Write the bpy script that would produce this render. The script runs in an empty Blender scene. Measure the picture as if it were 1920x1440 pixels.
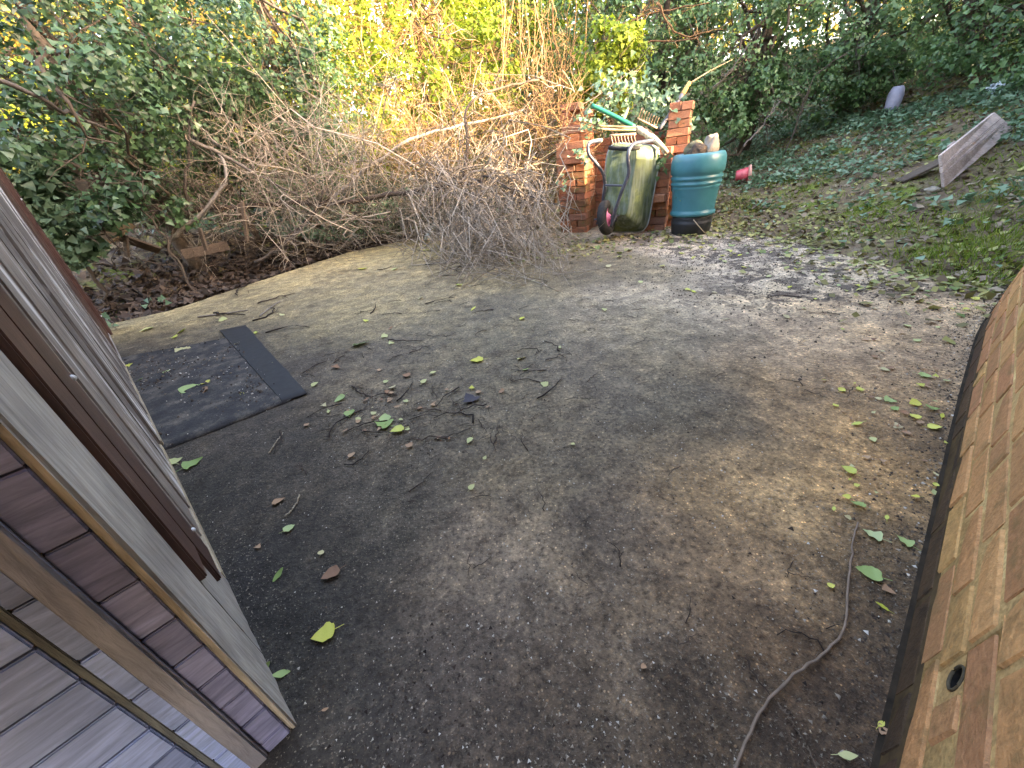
import bpy, bmesh, math, random
import numpy as np
from mathutils import Vector, Matrix, noise as mnoise
random.seed(7); rng = np.random.default_rng(11)
SC = bpy.context.scene
COL = SC.collection

# ------------------------------------------------------------------ camera
FPX, CH = 721.0, 0.85                       # focal length in 1920-wide pixels, lens height
_d = np.array([150, 1220, 721.0]); _d /= np.linalg.norm(_d)
_fy = np.array([0, 0, 1.0]) - _d[2] * _d; _fy /= np.linalg.norm(_fy)
_Z = -_d; _X = np.cross(_fy, _Z)
CM = np.array([_X, _fy, _Z])                # camera axes (right, down, forward) -> world
cam = bpy.data.cameras.new('camera'); camo = bpy.data.objects.new('camera', cam); COL.objects.link(camo)
cam.sensor_width = 36.0; cam.lens = 36.0 * FPX / 1920.0; cam.clip_start = 0.02; cam.clip_end = 400
camo.matrix_world = Matrix(((CM[0][0], -CM[0][1], -CM[0][2], 0), (CM[1][0], -CM[1][1], -CM[1][2], 0),
                            (CM[2][0], -CM[2][1], -CM[2][2], CH), (0, 0, 0, 1)))
SC.camera = camo

# ------------------------------------------------------------------ light
SUN_EL = 15.0
sx, sy = 0.8, -0.6
tosun = Vector((sx * math.cos(math.radians(SUN_EL)), sy * math.cos(math.radians(SUN_EL)), math.sin(math.radians(SUN_EL))))
W = bpy.data.worlds.new('World'); SC.world = W; W.use_nodes = True
nt = W.node_tree; nt.nodes.clear()
sky = nt.nodes.new('ShaderNodeTexSky'); sky.sky_type = 'NISHITA'; sky.sun_disc = False
sky.sun_elevation = math.radians(SUN_EL); sky.sun_rotation = math.atan2(sx, sy)
sky.air_density = 1.0; sky.dust_density = 4.0; sky.ozone_density = 0.6
bg = nt.nodes.new('ShaderNodeBackground'); bg.inputs['Strength'].default_value = 0.15
wo = nt.nodes.new('ShaderNodeOutputWorld')
nt.links.new(sky.outputs[0], bg.inputs['Color']); nt.links.new(bg.outputs[0], wo.inputs['Surface'])
sl = bpy.data.lights.new('sun', 'SUN'); sl.energy = 2.0; sl.angle = math.radians(0.6); sl.color = (1.0, 0.85, 0.58)
slo = bpy.data.objects.new('sun', sl); COL.objects.link(slo)
slo.rotation_euler = (-tosun).to_track_quat('-Z', 'Y').to_euler()
vs = SC.view_settings; vs.view_transform = 'Standard'; vs.look = 'None'; vs.gamma = 1.0; vs.exposure = 4.2
vs.use_curve_mapping = False
vs.use_white_balance = True; vs.white_balance_temperature = 7250; vs.white_balance_tint = 19

# ------------------------------------------------------------------ helpers: pixels of the 1920 x 1440 photograph -> points in the place
def ray(px, py): return CM @ np.array([px - 960.0, py - 720.0, FPX])
def G(px, py, z=0.0):
    r = ray(px, py); t = (z - CH) / r[2]; return np.array([r[0] * t, r[1] * t, z])
def P(px, py, y):
    r = ray(px, py); t = y / r[1]; return np.array([0, 0, CH]) + r * t

def smooth(t): t = np.maximum(t, 0); return t * t / (t + 0.45)
def vnoise(x, y, s, seed=0):
    x = np.asarray(x, float) / s + 37.7 + seed * 13.1; y = np.asarray(y, float) / s + 91.3 + seed * 7.7
    xi = np.floor(x).astype(np.int64); yi = np.floor(y).astype(np.int64); fx = x - xi; fy = y - yi
    fx = fx * fx * (3 - 2 * fx); fy = fy * fy * (3 - 2 * fy)
    def hsh(a, b):
        n = (a * 374761393 + b * 668265263 + seed * 974711) & 0xffffffff
        n = ((n ^ (n >> 13)) * 1274126177) & 0xffffffff
        return ((n ^ (n >> 16)) & 0xffff) / 65535.0
    return (hsh(xi, yi) * (1 - fx) + hsh(xi + 1, yi) * fx) * (1 - fy) + (hsh(xi, yi + 1) * (1 - fx) + hsh(xi + 1, yi + 1) * fx) * fy
def fbm(x, y, s, seed=0, o=4):
    t = 0; a = 0.5; n = 0
    for k in range(o):
        t = t + a * vnoise(x, y, s / 2 ** k, seed + k); n += a; a *= 0.55
    return t / n

# slab outline: left and right limits of the concrete for a given y
def slab_xl(y): return np.interp(y, [-3, 2.6, 3.2, 3.45, 5.36, 6.0, 6.3], [-4.6, -4.5, -3.5, -3.02, -2.0, -0.92, 0.2])
def slab_xr(y): return np.interp(y, [-3, 1.4, 1.9, 3.0, 3.9, 5.0, 6.3], [2.6, 2.6, 2.45, 2.5, 2.35, 2.2, 2.0])
def Hgt(x, y):
    """terrain height: flat under the slab, a sunken litter strip beyond it, a bank rising on the far side"""
    x = np.asarray(x, float); y = np.asarray(y, float)
    xb = np.interp(y, [-3, 1.6, 3.9, 6, 9], [2.75, 2.7, 2.55, 2.2, 2.0])
    z = -0.02 + 0.30 * smooth(x - xb)
    z = np.where(x > xb, np.minimum(z, 1.5 + 0.05 * (x - xb)), z)
    z = z + 0.10 * smooth(y - 6.6)
    dl = slab_xl(np.clip(y, -3, 6.0)) - x
    dl = np.where(y > 6.0, np.minimum(y - 6.0, 0.6) * np.clip((0.8 - x) / 1.5, 0, 1), dl)
    z = z - 0.12 * np.clip(dl / 0.3, 0, 1) + 0.26 * smooth(dl - 0.45)
    z = z + np.where(dl > 0.05, 0.05 * (fbm(x, y, 0.5, 3) - 0.5), 0)
    z = z + np.clip((x - xb) / 0.5, 0, 1) * 0.14 * (fbm(x, y, 0.8, 5) - 0.5)
    return z

def link(o, parent=None, label=None, cat=None, group=None, kind=None):
    COL.objects.link(o)
    if parent is not None: o.parent = parent
    if label: o['label'] = label
    if cat: o['category'] = cat
    if group: o['group'] = group
    if kind: o['kind'] = kind
    return o
def thing(name, label, cat, loc=(0, 0, 0), group=None):
    o = bpy.data.objects.new(name, None); o.empty_display_size = 0.1
    o.location = Vector([float(c) for c in loc])
    return link(o, None, label, cat, group)
def put(o, parent):
    """parent a mesh whose coordinates are in world space"""
    o.parent = parent
    o.location = -Vector(parent.location)
    return o
def mesh_np(name, V, F, m, tone=None, smooth_s=False):
    """V (n,3); F list of int arrays (k,3) / (k,4)"""
    me = bpy.data.meshes.new(name); V = np.ascontiguousarray(V, np.float32)
    F = [np.asarray(f, np.int32) for f in F if len(f)]
    me.vertices.add(len(V)); me.vertices.foreach_set('co', V.ravel())
    tot = np.concatenate([np.full(len(f), f.shape[1], np.int32) for f in F]); idx = np.concatenate([f.ravel() for f in F])
    me.loops.add(len(idx)); me.loops.foreach_set('vertex_index', idx)
    st = np.concatenate([[0], np.cumsum(tot)[:-1]]).astype(np.int32)
    me.polygons.add(len(tot)); me.polygons.foreach_set('loop_start', st); me.polygons.foreach_set('loop_total', tot)
    if tone is not None:
        a = me.attributes.new('tone', 'FLOAT', 'FACE'); a.data.foreach_set('value', np.ascontiguousarray(tone, np.float32))
    if m is not None: me.materials.append(m)
    me.update(calc_edges=True)
    if smooth_s: me.polygons.foreach_set('use_smooth', np.ones(len(tot), bool))
    return bpy.data.objects.new(name, me)

class Tubes:
    def __init__(s): s.V = []; s.F = []; s.n = 0; s.T = []; s.tris = []
    def add(s, pts, r0, r1=None, k=4, tone=None, cap=True):
        pts = np.asarray(pts, float); n = len(pts)
        rad = np.asarray(r0, float) if np.ndim(r0) else np.linspace(r0, r0 if r1 is None else r1, n)
        t = np.gradient(pts, axis=0); t /= np.linalg.norm(t, axis=1)[:, None] + 1e-9
        ref = np.array([0.31, 0.2, 0.93]) if abs(t[0] @ np.array([0.31, 0.2, 0.93])) < 0.9 else np.array([1, 0, 0.0])
        u = np.cross(t, ref); u /= np.linalg.norm(u, axis=1)[:, None] + 1e-9; w = np.cross(t, u)
        a = np.arange(k) * 2 * math.pi / k
        ring = pts[:, None, :] + rad[:, None, None] * (np.cos(a)[None, :, None] * u[:, None, :] + np.sin(a)[None, :, None] * w[:, None, :])
        i = (s.n + np.arange(n - 1)[:, None] * k + np.arange(k)[None, :]); j = s.n + np.arange(n - 1)[:, None] * k + (np.arange(k)[None, :] + 1) % k
        s.F.append(np.stack([i, j, j + k, i + k], -1).reshape(-1, 4)); s.V.append(ring.reshape(-1, 3))
        s.T.append(np.full((n - 1) * k, rng.random() if tone is None else tone))
        if cap and k > 3:
            for base, rev in ((s.n, 1), (s.n + (n - 1) * k, 0)):
                for q in range(1, k - 1):
                    s.tris.append((base, base + q + 1, base + q) if rev else (base, base + q, base + q + 1))
        s.n += n * k
    def build(s, name, m, sm=True):
        F = [np.concatenate(s.F)]; tone = np.concatenate(s.T)
        if s.tris: F.append(np.array(s.tris)); tone = np.concatenate([tone, np.full(len(s.tris), 0.5)])
        return mesh_np(name, np.concatenate(s.V), F, m, tone, sm)

def curve_pts(P0, P1, n=7, bow=0.1, wob=0.02, r=rng):
    P0 = np.asarray(P0, float); P1 = np.asarray(P1, float); t = np.linspace(0, 1, n)[:, None]
    L = np.linalg.norm(P1 - P0)
    b = r.normal(0, 1, 3) * bow * L
    p = P0 * (1 - t) + P1 * t + 4 * t * (1 - t) * b
    p[1:-1] += r.normal(0, wob * L, (n - 2, 3)); return p
def resample(pts, n, wob=0.0):
    pts = np.asarray(pts, float); dd = np.r_[0, np.cumsum(np.linalg.norm(np.diff(pts, axis=0), axis=1))]
    u = np.linspace(0, dd[-1], n); q = np.stack([np.interp(u, dd, pts[:, i]) for i in range(3)], 1)
    for _ in range(2): q[1:-1] = 0.25 * q[:-2] + 0.5 * q[1:-1] + 0.25 * q[2:]
    if wob: q[1:-1] += rng.normal(0, wob, (n - 2, 3))
    return q
def side_twigs(tb, pts, r, n, L, depth=1, k=3, spread=0.8, up=0.0, r0=None, tmin=0.15, tone=None):
    """crooked side shoots along a polyline"""
    pts = np.asarray(pts)
    for _ in range(n):
        u = tmin + (1 - tmin) * r.random(); f = u * (len(pts) - 1); i = min(int(f), len(pts) - 2)
        p = pts[i] * (1 - f + i) + pts[i + 1] * (f - i); d = pts[i + 1] - pts[i]; d /= np.linalg.norm(d) + 1e-9
        v = d * 0.7 + r.normal(0, spread, 3) + np.array([0, 0, up]); v /= np.linalg.norm(v)
        l = L * (0.4 + 0.8 * r.random())
        q = [p]; 
        for s in range(4):
            v = v + r.normal(0, 0.22, 3); v /= np.linalg.norm(v); q.append(q[-1] + v * l / 4)
        rr = r0 if r0 else 0.003
        tb.add(q, rr, rr * 0.35, k, tone, cap=False)
        if depth > 0: side_twigs(tb, q, r, 3, l * 0.5, depth - 1, k, spread, up, rr * 0.6, tone=tone)

LEAF = {
 'diamond': (np.array([[0, -.5, 0], [.34, -.05, .08], [0, .5, -.03], [-.34, -.05, .08]]), np.array([[0, 1, 2], [0, 2, 3]])),
 'ivy': (np.array([[0, -.30, 0], [.46, -.26, .07], [.27, .06, .03], [0, .55, -.05], [-.27, .06, .03], [-.46, -.26, .07]]),
         np.array([[0, 1, 2], [0, 2, 3], [0, 3, 4], [0, 4, 5]])),
 'blade': (np.array([[-.05, 0, 0], [.05, 0, 0], [.035, .55, .06], [-.035, .55, .06], [0, 1.0, -.08]]), np.array([[0, 1, 2], [0, 2, 3], [3, 2, 4]])),
 'chip': (np.array([[-.5, -.3, 0], [.4, -.4, .12], [.5, .35, 0], [-.3, .45, .1]]), np.array([[0, 1, 2], [0, 2, 3]])),
}
def leaves(name, C, N, size, shape, m, tone=None, Y=None):
    """one mesh of leaf faces: centres C, normals N, sizes; Y optional direction of the leaf tip"""
    T, F = LEAF[shape]; n = len(C); N = N / (np.linalg.norm(N, axis=1)[:, None] + 1e-9)
    if Y is None: Y = rng.normal(0, 1, (n, 3)) + np.array([0, 0, -0.8])
    Y = Y - (Y * N).sum(1)[:, None] * N; Y /= np.linalg.norm(Y, axis=1)[:, None] + 1e-9
    X = np.cross(Y, N); s = np.asarray(size)
    s = np.broadcast_to(s, (n,))
    V = C[:, None, :] + s[:, None, None] * (T[None, :, 0:1] * X[:, None, :] + T[None, :, 1:2] * Y[:, None, :] + T[None, :, 2:3] * N[:, None, :])
    FF = (np.arange(n)[:, None, None] * len(T) + F[None]).reshape(-1, 3)
    if tone is None: tone = rng.random(n)
    return mesh_np(name, V.reshape(-1, 3), [FF], m, np.repeat(tone, len(F)))

# ------------------------------------------------------------------ materials
def srgb(*c):
    c = np.array(c, float) / 255.0
    return tuple(np.where(c <= .04045, c / 12.92, ((c + .055) / 1.055) ** 2.4)) + (1.0,)
def alb(r, g, b, k=0.62):
    c = srgb(r, g, b); return (c[0] * k, c[1] * k, c[2] * k, 1.0)
class MT:
    def __init__(s, name, rough=0.8, spec=0.3):
        s.m = bpy.data.materials.new(name); s.m.use_nodes = True; s.t = s.m.node_tree; s.N = s.t.nodes; s.N.clear()
        s.out = s.N.new('ShaderNodeOutputMaterial'); s.b = s.N.new('ShaderNodeBsdfPrincipled')
        s.b.inputs['Roughness'].default_value = rough; s.b.inputs['Specular IOR Level'].default_value = spec
        s.t.links.new(s.b.outputs[0], s.out.inputs[0])
    def L(s, a, b): s.t.links.new(a, b)
    def coord(s, kind='Object', rand=0.0, scale=(1, 1, 1)):
        if kind != 'World': tc = s.N.new('ShaderNodeTexCoord'); o = tc.outputs[kind]
        else:
            g = s.N.new('ShaderNodeNewGeometry'); o = g.outputs['Position']
        mp = s.N.new('ShaderNodeMapping'); mp.inputs['Scale'].default_value = scale; s.L(o, mp.inputs[0])
        if rand:
            oi = s.N.new('ShaderNodeObjectInfo'); mu = s.N.new('ShaderNodeMath'); mu.operation = 'MULTIPLY'; mu.inputs[1].default_value = rand
            s.L(oi.outputs['Random'], mu.inputs[0]); s.L(mu.outputs[0], mp.inputs['Location'])
        return mp.outputs[0]
    def noise(s, co, scale, det=4, rough=0.6, dist=0.0):
        n = s.N.new('ShaderNodeTexNoise'); n.inputs['Scale'].default_value = scale; n.inputs['Detail'].default_value = det
        n.inputs['Roughness'].default_value = rough; n.inputs['Distortion'].default_value = dist; s.L(co, n.inputs['Vector']); return n.outputs['Fac']
    def ramp(s, fac, stops, interp='LINEAR'):
        r = s.N.new('ShaderNodeValToRGB'); cr = r.color_ramp; cr.interpolation = interp
        while len(cr.elements) > 1: cr.elements.remove(cr.elements[-1])
        cr.elements[0].position = stops[0][0]; cr.elements[0].color = stops[0][1]
        for p, c in stops[1:]: e = cr.elements.new(p); e.color = c
        s.L(fac, r.inputs[0]); return r.outputs[0]
    def mix(s, fac, a, b, mode='MIX'):
        n = s.N.new('ShaderNodeMix'); n.data_type = 'RGBA'; n.blend_type = mode
        for sock, v in ((n.inputs['Factor'], fac), (n.inputs['A'], a), (n.inputs['B'], b)): pass
        fi, ai, bi = n.inputs[0], n.inputs[6], n.inputs[7]
        for sock, v in ((fi, fac), (ai, a), (bi, b)):
            if isinstance(v, (float, int, tuple)): sock.default_value = v
            else: s.L(v, sock)
        return n.outputs[2]
    def math(s, op, a, b=0.0, clamp=False):
        n = s.N.new('ShaderNodeMath'); n.operation = op; n.use_clamp = clamp
        for i, v in enumerate((a, b)):
            if isinstance(v, (float, int)): n.inputs[i].default_value = v
            else: s.L(v, n.inputs[i])
        return n.outputs[0]
    def attr(s, name): a = s.N.new('ShaderNodeAttribute'); a.attribute_name = name; return a
    def rnd(s): return s.N.new('ShaderNodeObjectInfo').outputs['Random']
    def base(s, c):
        if isinstance(c, tuple): s.b.inputs['Base Color'].default_value = c
        else: s.L(c, s.b.inputs['Base Color'])
        return s
    def rough(s, v): s.L(v, s.b.inputs['Roughness']); return s
    def bump(s, h, strength=0.4, dist=0.01):
        b = s.N.new('ShaderNodeBump'); b.inputs['Strength'].default_value = strength; b.inputs['Distance'].default_value = dist
        s.L(h, b.inputs['Height']); s.L(b.outputs[0], s.b.inputs['Normal']); return s
    def translucent(s, col, f):
        t = s.N.new('ShaderNodeBsdfTranslucent'); mx = s.N.new('ShaderNodeMixShader'); mx.inputs[0].default_value = f
        if isinstance(col, tuple): t.inputs[0].default_value = col
        else: s.L(col, t.inputs[0])
        s.L(s.b.outputs[0], mx.inputs[1]); s.L(t.outputs[0], mx.inputs[2]); s.L(mx.outputs[0], s.out.inputs[0]); return s

def leaf_mat(name, cols, rough=0.45, spec=0.45, tr=0.3, obj=False):
    M = MT(name, rough, spec); fac = M.rnd() if obj else M.attr('tone').outputs['Fac']
    n = len(cols); c = M.ramp(fac, [(i / max(1, n - 1), col) for i, col in enumerate(cols)])
    if obj:
        nz = M.noise(M.coord('Object', 40), 60, 4); c = M.mix(M.ramp(nz, [(.55, (0, 0, 0, 1)), (.75, (1, 1, 1, 1))]), c, (.22, .13, .04, 1))
    M.base(c)
    if tr: M.translucent(c, tr)
    return M.m
def wood_mat(name, dark, light, grain=(1, 1, 12), rough=0.65, rand=30, extra=None, sc=14, bumpd=0.004, spec=0.3):
    M = MT(name, rough, spec); co = M.coord('Object', rand, grain); n = M.noise(co, sc, 6, 0.65, 0.6)
    c = M.ramp(n, [(.32, dark), (.68, light)])
    n2 = M.noise(M.coord('Object', rand), 5, 3)
    c = M.mix(M.ramp(n2, [(.4, (0, 0, 0, 1)), (.7, (1, 1, 1, 1))]), c, M.mix(1.0, c, (.66, .65, .66, 1), 'MULTIPLY'))
    r = M.rnd(); c = M.mix(1.0, c, M.ramp(r, [(0, (.72, .72, .74, 1)), (1, (1.22, 1.22, 1.22, 1))]), 'MULTIPLY')
    if extra:
        n3 = M.noise(M.coord('Object', rand, tuple(.3 + g * .12 for g in grain)), extra[1], 5, 0.7); c = M.mix(M.ramp(n3, [(extra[2], (0, 0, 0, 1)), (extra[2] + .08, (1, 1, 1, 1))]), c, extra[0])
    M.base(c); M.bump(n, 0.5, bumpd); return M.m
def plain_mat(name, c1, c2, scale=8, rough=0.6, spec=0.3, bump=0.0, metallic=0.0, kind='Object'):
    M = MT(name, rough, spec); n = M.noise(M.coord(kind), scale, 5); M.base(M.ramp(n, [(.3, c1), (.7, c2)]))
    M.b.inputs['Metallic'].default_value = metallic
    if bump: M.bump(n, bump, 0.005)
    return M.m
def twig_mat(name, cols):
    M = MT(name, 0.8, 0.2); c = M.ramp(M.attr('tone').outputs['Fac'], [(i / (len(cols) - 1), x) for i, x in enumerate(cols)])
    n = M.noise(M.coord('World'), 45, 3); M.base(M.mix(1.0, c, M.ramp(n, [(.3, (.7, .7, .7, 1)), (.7, (1.2, 1.2, 1.2, 1))]), 'MULTIPLY')); M.bump(n, .5, .003); return M.m

m_bark_grey = twig_mat('bark_grey', [(.06, .05, .044, 1), (.17, .148, .128, 1), (.30, .27, .235, 1)])
m_bark_pale = twig_mat('bark_pale', [(.14, .11, .08, 1), (.30, .25, .19, 1), (.46, .40, .32, 1)])
m_bark_tan = twig_mat('bark_tan', [(.09, .052, .03, 1), (.22, .135, .065, 1), (.38, .25, .12, 1)])
m_bark_dark = twig_mat('bark_dark', [(.035, .027, .022, 1), (.08, .062, .05, 1)])
m_bark_brown = twig_mat('bark_brown', [(.06, .045, .036, 1), (.15, .115, .085, 1)])
m_twig_floor = twig_mat('twig_floor', [(.018, .013, .011, 1), (.06, .042, .034, 1)])
m_leaf_ivy = leaf_mat('leaf_ivy', [(.022, .056, .024, 1), (.042, .095, .038, 1), (.07, .14, .056, 1), (.13, .215, .10, 1)], .38, .55, .25)
m_leaf_ivydark = leaf_mat('leaf_ivydark', [(.03, .075, .026, 1), (.06, .13, .042, 1), (.10, .19, .062, 1), (.16, .26, .10, 1)], .42, .5, .28)
m_leaf_yel = leaf_mat('leaf_yellowgreen', [(.09, .16, .012, 1), (.16, .23, .018, 1), (.26, .29, .025, 1)], .5, .35, .45)
m_leaf_warm = leaf_mat('leaf_warm', [(.19, .13, .03, 1), (.22, .18, .025, 1), (.15, .19, .02, 1), (.25, .16, .05, 1)], .7, .2, .4)
m_leaf_blue = leaf_mat('leaf_bluegreen', [(.07, .15, .07, 1), (.13, .22, .12, 1), (.21, .32, .20, 1)], .4, .5, .25)
m_litter = leaf_mat('leaf_litter_brown', [(.03, .022, .017, 1), (.065, .046, .036, 1), (.12, .09, .068, 1)], .75, .2, .05)
m_litter2 = leaf_mat('leaf_litter_tan', [(.10, .07, .05, 1), (.20, .15, .11, 1), (.32, .26, .18, 1)], .75, .2, .05)
m_litter_y = leaf_mat('leaf_litter_yellow', [(.06, .045, .02, 1), (.22, .2, .07, 1), (.38, .36, .13, 1), (.12, .19, .06, 1)], .6, .3, .15)
m_grass = leaf_mat('grass_blades', [(.09, .15, .02, 1), (.17, .25, .03, 1), (.30, .33, .06, 1)], .6, .3, .35)
m_fl_y = leaf_mat('fallen_yellow', [(.50, .52, .07, 1), (.60, .58, .12, 1), (.46, .52, .10, 1)], .5, .35, .2, True)
m_fl_p = leaf_mat('fallen_pale', [(.50, .50, .22, 1), (.42, .45, .2, 1), (.5, .42, .25, 1)], .6, .3, .15, True)
m_fl_g = leaf_mat('fallen_green', [(.22, .34, .10, 1), (.34, .45, .17, 1), (.42, .50, .25, 1)], .5, .35, .2, True)
m_fl_b = leaf_mat('fallen_brown', [(.26, .14, .08, 1), (.42, .28, .17, 1), (.17, .09, .06, 1)], .7, .25, .08, True)

# ------------------------------------------------------------------ ground: terrain, slab
def soil_material():
    M = MT('soil', 0.95, 0.15); co = M.coord('World'); n = M.noise(co, 3, 6, .65); n2 = M.noise(co, 40, 4, .7)
    c = M.ramp(n, [(.3, (.085, .062, .045, 1)), (.45, (.16, .122, .085, 1)), (.54, (.17, .145, .08, 1)), (.62, (.13, .17, .035, 1))])
    c = M.mix(1.0, c, M.ramp(n2, [(.25, (.45, .42, .4, 1)), (.75, (1.5, 1.45, 1.35, 1))]), 'MULTIPLY'); M.base(c); M.bump(n2, .9, .02); return M.m
m_soil = soil_material()
xs = np.unique(np.concatenate([np.linspace(-150, -14, 18), np.linspace(-14, 14, 200), np.linspace(14, 150, 18)]))
ys = np.unique(np.concatenate([np.linspace(-120, -4, 14), np.linspace(-4, 18, 160), np.linspace(18, 200, 18)]))
XX, YY = np.meshgrid(xs, ys); ZZ = Hgt(XX, YY)
ins = (XX > slab_xl(YY) + .1) & (XX < slab_xr(YY) - .1) & (YY < 6.0); ZZ = np.where(ins, np.minimum(ZZ, -.06), ZZ)
def grid_faces(ny, nx):
    i = (np.arange(ny - 1)[:, None] * nx + np.arange(nx - 1)[None]).ravel(); return np.stack([i, i + 1, i + nx + 1, i + nx], 1)
o = mesh_np('ground', np.stack([XX.ravel(), YY.ravel(), ZZ.ravel()], 1), [grid_faces(len(ys), len(xs))], m_soil, None, True); link(o, kind='structure')

SLAB_DIRT_LIGHT = [(700,520,133,123,97),(500,560,130,120,94),(400,560,138,128,99),(640,490,172,160,123),(950,600,109,102,86),(1200,600,131,120,102),(1150,510,112,102,83),(900,510,132,121,96),(1400,480,188,174,157),(1550,540,199,183,161),(1300,560,172,159,141),(1600,640,199,173,143),(1720,580,194,167,136),(1650,700,143,120,96),(1750,650,110,87,66),(900,700,101,94,81),(1150,720,111,102,89),(1300,760,80,76,68),(1420,800,79,74,68),(1050,850,108,98,83),(700,750,102,94,82),(450,800,72,66,60),(420,900,41,40,38),(450,1080,39,38,39),(700,1000,83,78,70),(580,900,75,69,62),(900,1050,130,117,103),(1200,1000,88,80,72),(1150,1200,111,97,83),(1450,940,198,165,121),(1380,1040,173,145,114),(1550,820,194,160,118),(1600,900,144,115,82),(1700,820,110,87,62),(1550,1050,93,76,58),(1650,1100,64,51,40),(1450,1150,90,73,60),(700,1250,68,65,62),(600,1150,46,45,44),(1000,1350,78,68,60),(1300,1380,71,59,48),(600,1350,42,40,40),(300,650,79,74,66),(850,1200,92,83,77),(1600,1300,64,50,40)]  # slab dirt tones, each point scaled to make up for local light
sp = np.array([G(a, b)[:2] for a, b, *_ in SLAB_DIRT_LIGHT])
scol = np.array([srgb(*c)[:3] for _, _, *c in SLAB_DIRT_LIGHT])
yv = -1.6 + 7.75 * (np.linspace(0, 1, 430) ** 1.25); nu = 430
ul = np.linspace(0, 1, nu)
xl = slab_xl(yv); xr = slab_xr(yv)
jag = 0.05 * (fbm(yv, yv * 0, 0.35, 9) - .5) + 0.03 * (fbm(yv, yv * 0, 0.07, 8) - .5); xl = xl + jag
SX = xl[:, None] * (1 - ul[None]) + xr[:, None] * ul[None]; SY = np.repeat(yv[:, None], nu, 1)
WXX = SX + .5 * (fbm(SX, SY, .35, 61, 5) - .5) * (.35 + .3 * np.hypot(SX, SY)); WYY = SY + .5 * (fbm(SX, SY, .35, 66, 5) - .5) * (.35 + .3 * np.hypot(SX, SY))
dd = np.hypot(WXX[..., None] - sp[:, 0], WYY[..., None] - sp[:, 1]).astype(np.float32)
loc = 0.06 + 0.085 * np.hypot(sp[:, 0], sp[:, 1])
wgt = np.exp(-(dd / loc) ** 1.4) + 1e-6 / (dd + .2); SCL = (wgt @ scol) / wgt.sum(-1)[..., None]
edge = np.minimum(SX - xl[:, None], 1.0)
SZ = 0.010 * (fbm(SX, SY, .6, 1) - .5) + 0.006 * (fbm(SX, SY, .09, 2) - .5)
SZ = np.where(edge < .06, SZ - .02 * (1 - edge / .06) * fbm(SX, SY, .05, 4) * 2, SZ)
SZ[0, :] = -.12; SZ[:, 0] = -.12; SZ[:, -1] = -.12; SZ[-1, :] = -.12
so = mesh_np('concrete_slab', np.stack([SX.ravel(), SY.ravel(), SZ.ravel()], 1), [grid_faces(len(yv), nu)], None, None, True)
ca = so.data.color_attributes.new('dirt_and_light', 'FLOAT_COLOR', 'POINT')  # holds dirt colour with light and shade compensation mixed in
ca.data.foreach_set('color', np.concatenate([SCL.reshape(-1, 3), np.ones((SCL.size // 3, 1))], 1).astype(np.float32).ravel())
def slab_material():
    M = MT('slab', 0.85, 0.35); co = M.coord('World'); a = M.attr('dirt_and_light').outputs['Color']
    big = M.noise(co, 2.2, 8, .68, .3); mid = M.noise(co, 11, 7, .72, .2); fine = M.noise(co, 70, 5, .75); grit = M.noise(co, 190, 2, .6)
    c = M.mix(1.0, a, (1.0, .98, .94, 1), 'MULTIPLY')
    c = M.mix(1.0, c, M.ramp(big, [(.32, (.6, .58, .56, 1)), (.47, (1, 1, 1, 1)), (.53, (1.05, 1.04, 1.0, 1)), (.66, (1.45, 1.4, 1.28, 1))]), 'MULTIPLY')
    c = M.mix(1.0, c, M.ramp(mid, [(.30, (.36, .34, .32, 1)), (.44, (.82, .81, .80, 1)), (.54, (1.1, 1.1, 1.08, 1)), (.68, (1.75, 1.7, 1.6, 1))]), 'MULTIPLY')
    c = M.mix(1.0, c, M.ramp(fine, [(.34, (.34, .32, .30, 1)), (.48, (.95, .95, .95, 1)), (.56, (1.12, 1.1, 1.08, 1)), (.68, (2.1, 2.05, 1.9, 1))]), 'MULTIPLY')
    # dark organic crumbs left in patches on the pale worn concrete
    sep = M.N.new('ShaderNodeSeparateColor'); M.L(a, sep.inputs[0])
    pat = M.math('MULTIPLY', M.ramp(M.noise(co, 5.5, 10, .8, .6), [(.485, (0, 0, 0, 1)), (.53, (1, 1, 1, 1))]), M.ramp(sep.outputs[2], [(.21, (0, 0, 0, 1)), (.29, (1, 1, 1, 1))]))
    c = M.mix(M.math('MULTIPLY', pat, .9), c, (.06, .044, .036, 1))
    peb = M.ramp(grit, [(.62, (0, 0, 0, 1)), (.68, (1, 1, 1, 1))]); pebm = M.math('MULTIPLY', peb, M.ramp(M.noise(co, 3, 3), [(.35, (.1, .1, .1, 1)), (.6, (.8, .8, .8, 1))]))
    c = M.mix(pebm, c, (.28, .25, .2, 1))
    vo = M.N.new('ShaderNodeTexVoronoi'); vo.inputs['Scale'].default_value = 150; M.L(co, vo.inputs['Vector']); sv = M.N.new('ShaderNodeSeparateColor'); M.L(vo.outputs['Color'], sv.inputs[0])
    st = M.math('MULTIPLY', M.ramp(vo.outputs['Distance'], [(.26, (1, 1, 1, 1)), (.36, (0, 0, 0, 1))]), M.ramp(sv.outputs[0], [(.80, (0, 0, 0, 1)), (.84, (1, 1, 1, 1))]))
    c = M.mix(M.math('MULTIPLY', st, .85), c, M.mix(1.0, c, M.ramp(sv.outputs[1], [(0, (.5, .45, .4, 1)), (.4, (1.6, 1.5, 1.3, 1)), (1, (3.4, 3.2, 2.8, 1))]), 'MULTIPLY'))
    M.base(c); M.rough(M.ramp(big, [(.3, (.6, .6, .6, 1)), (.6, (.9, .9, .9, 1))]))
    h = M.math('ADD', M.math('MULTIPLY', mid, 1.2), M.math('ADD', M.math('MULTIPLY', fine, 1.3), M.math('MULTIPLY', grit, .5))); M.bump(h, 0.8, 0.012); return M.m
so.data.materials.append(slab_material()); link(so, kind='structure')

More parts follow.
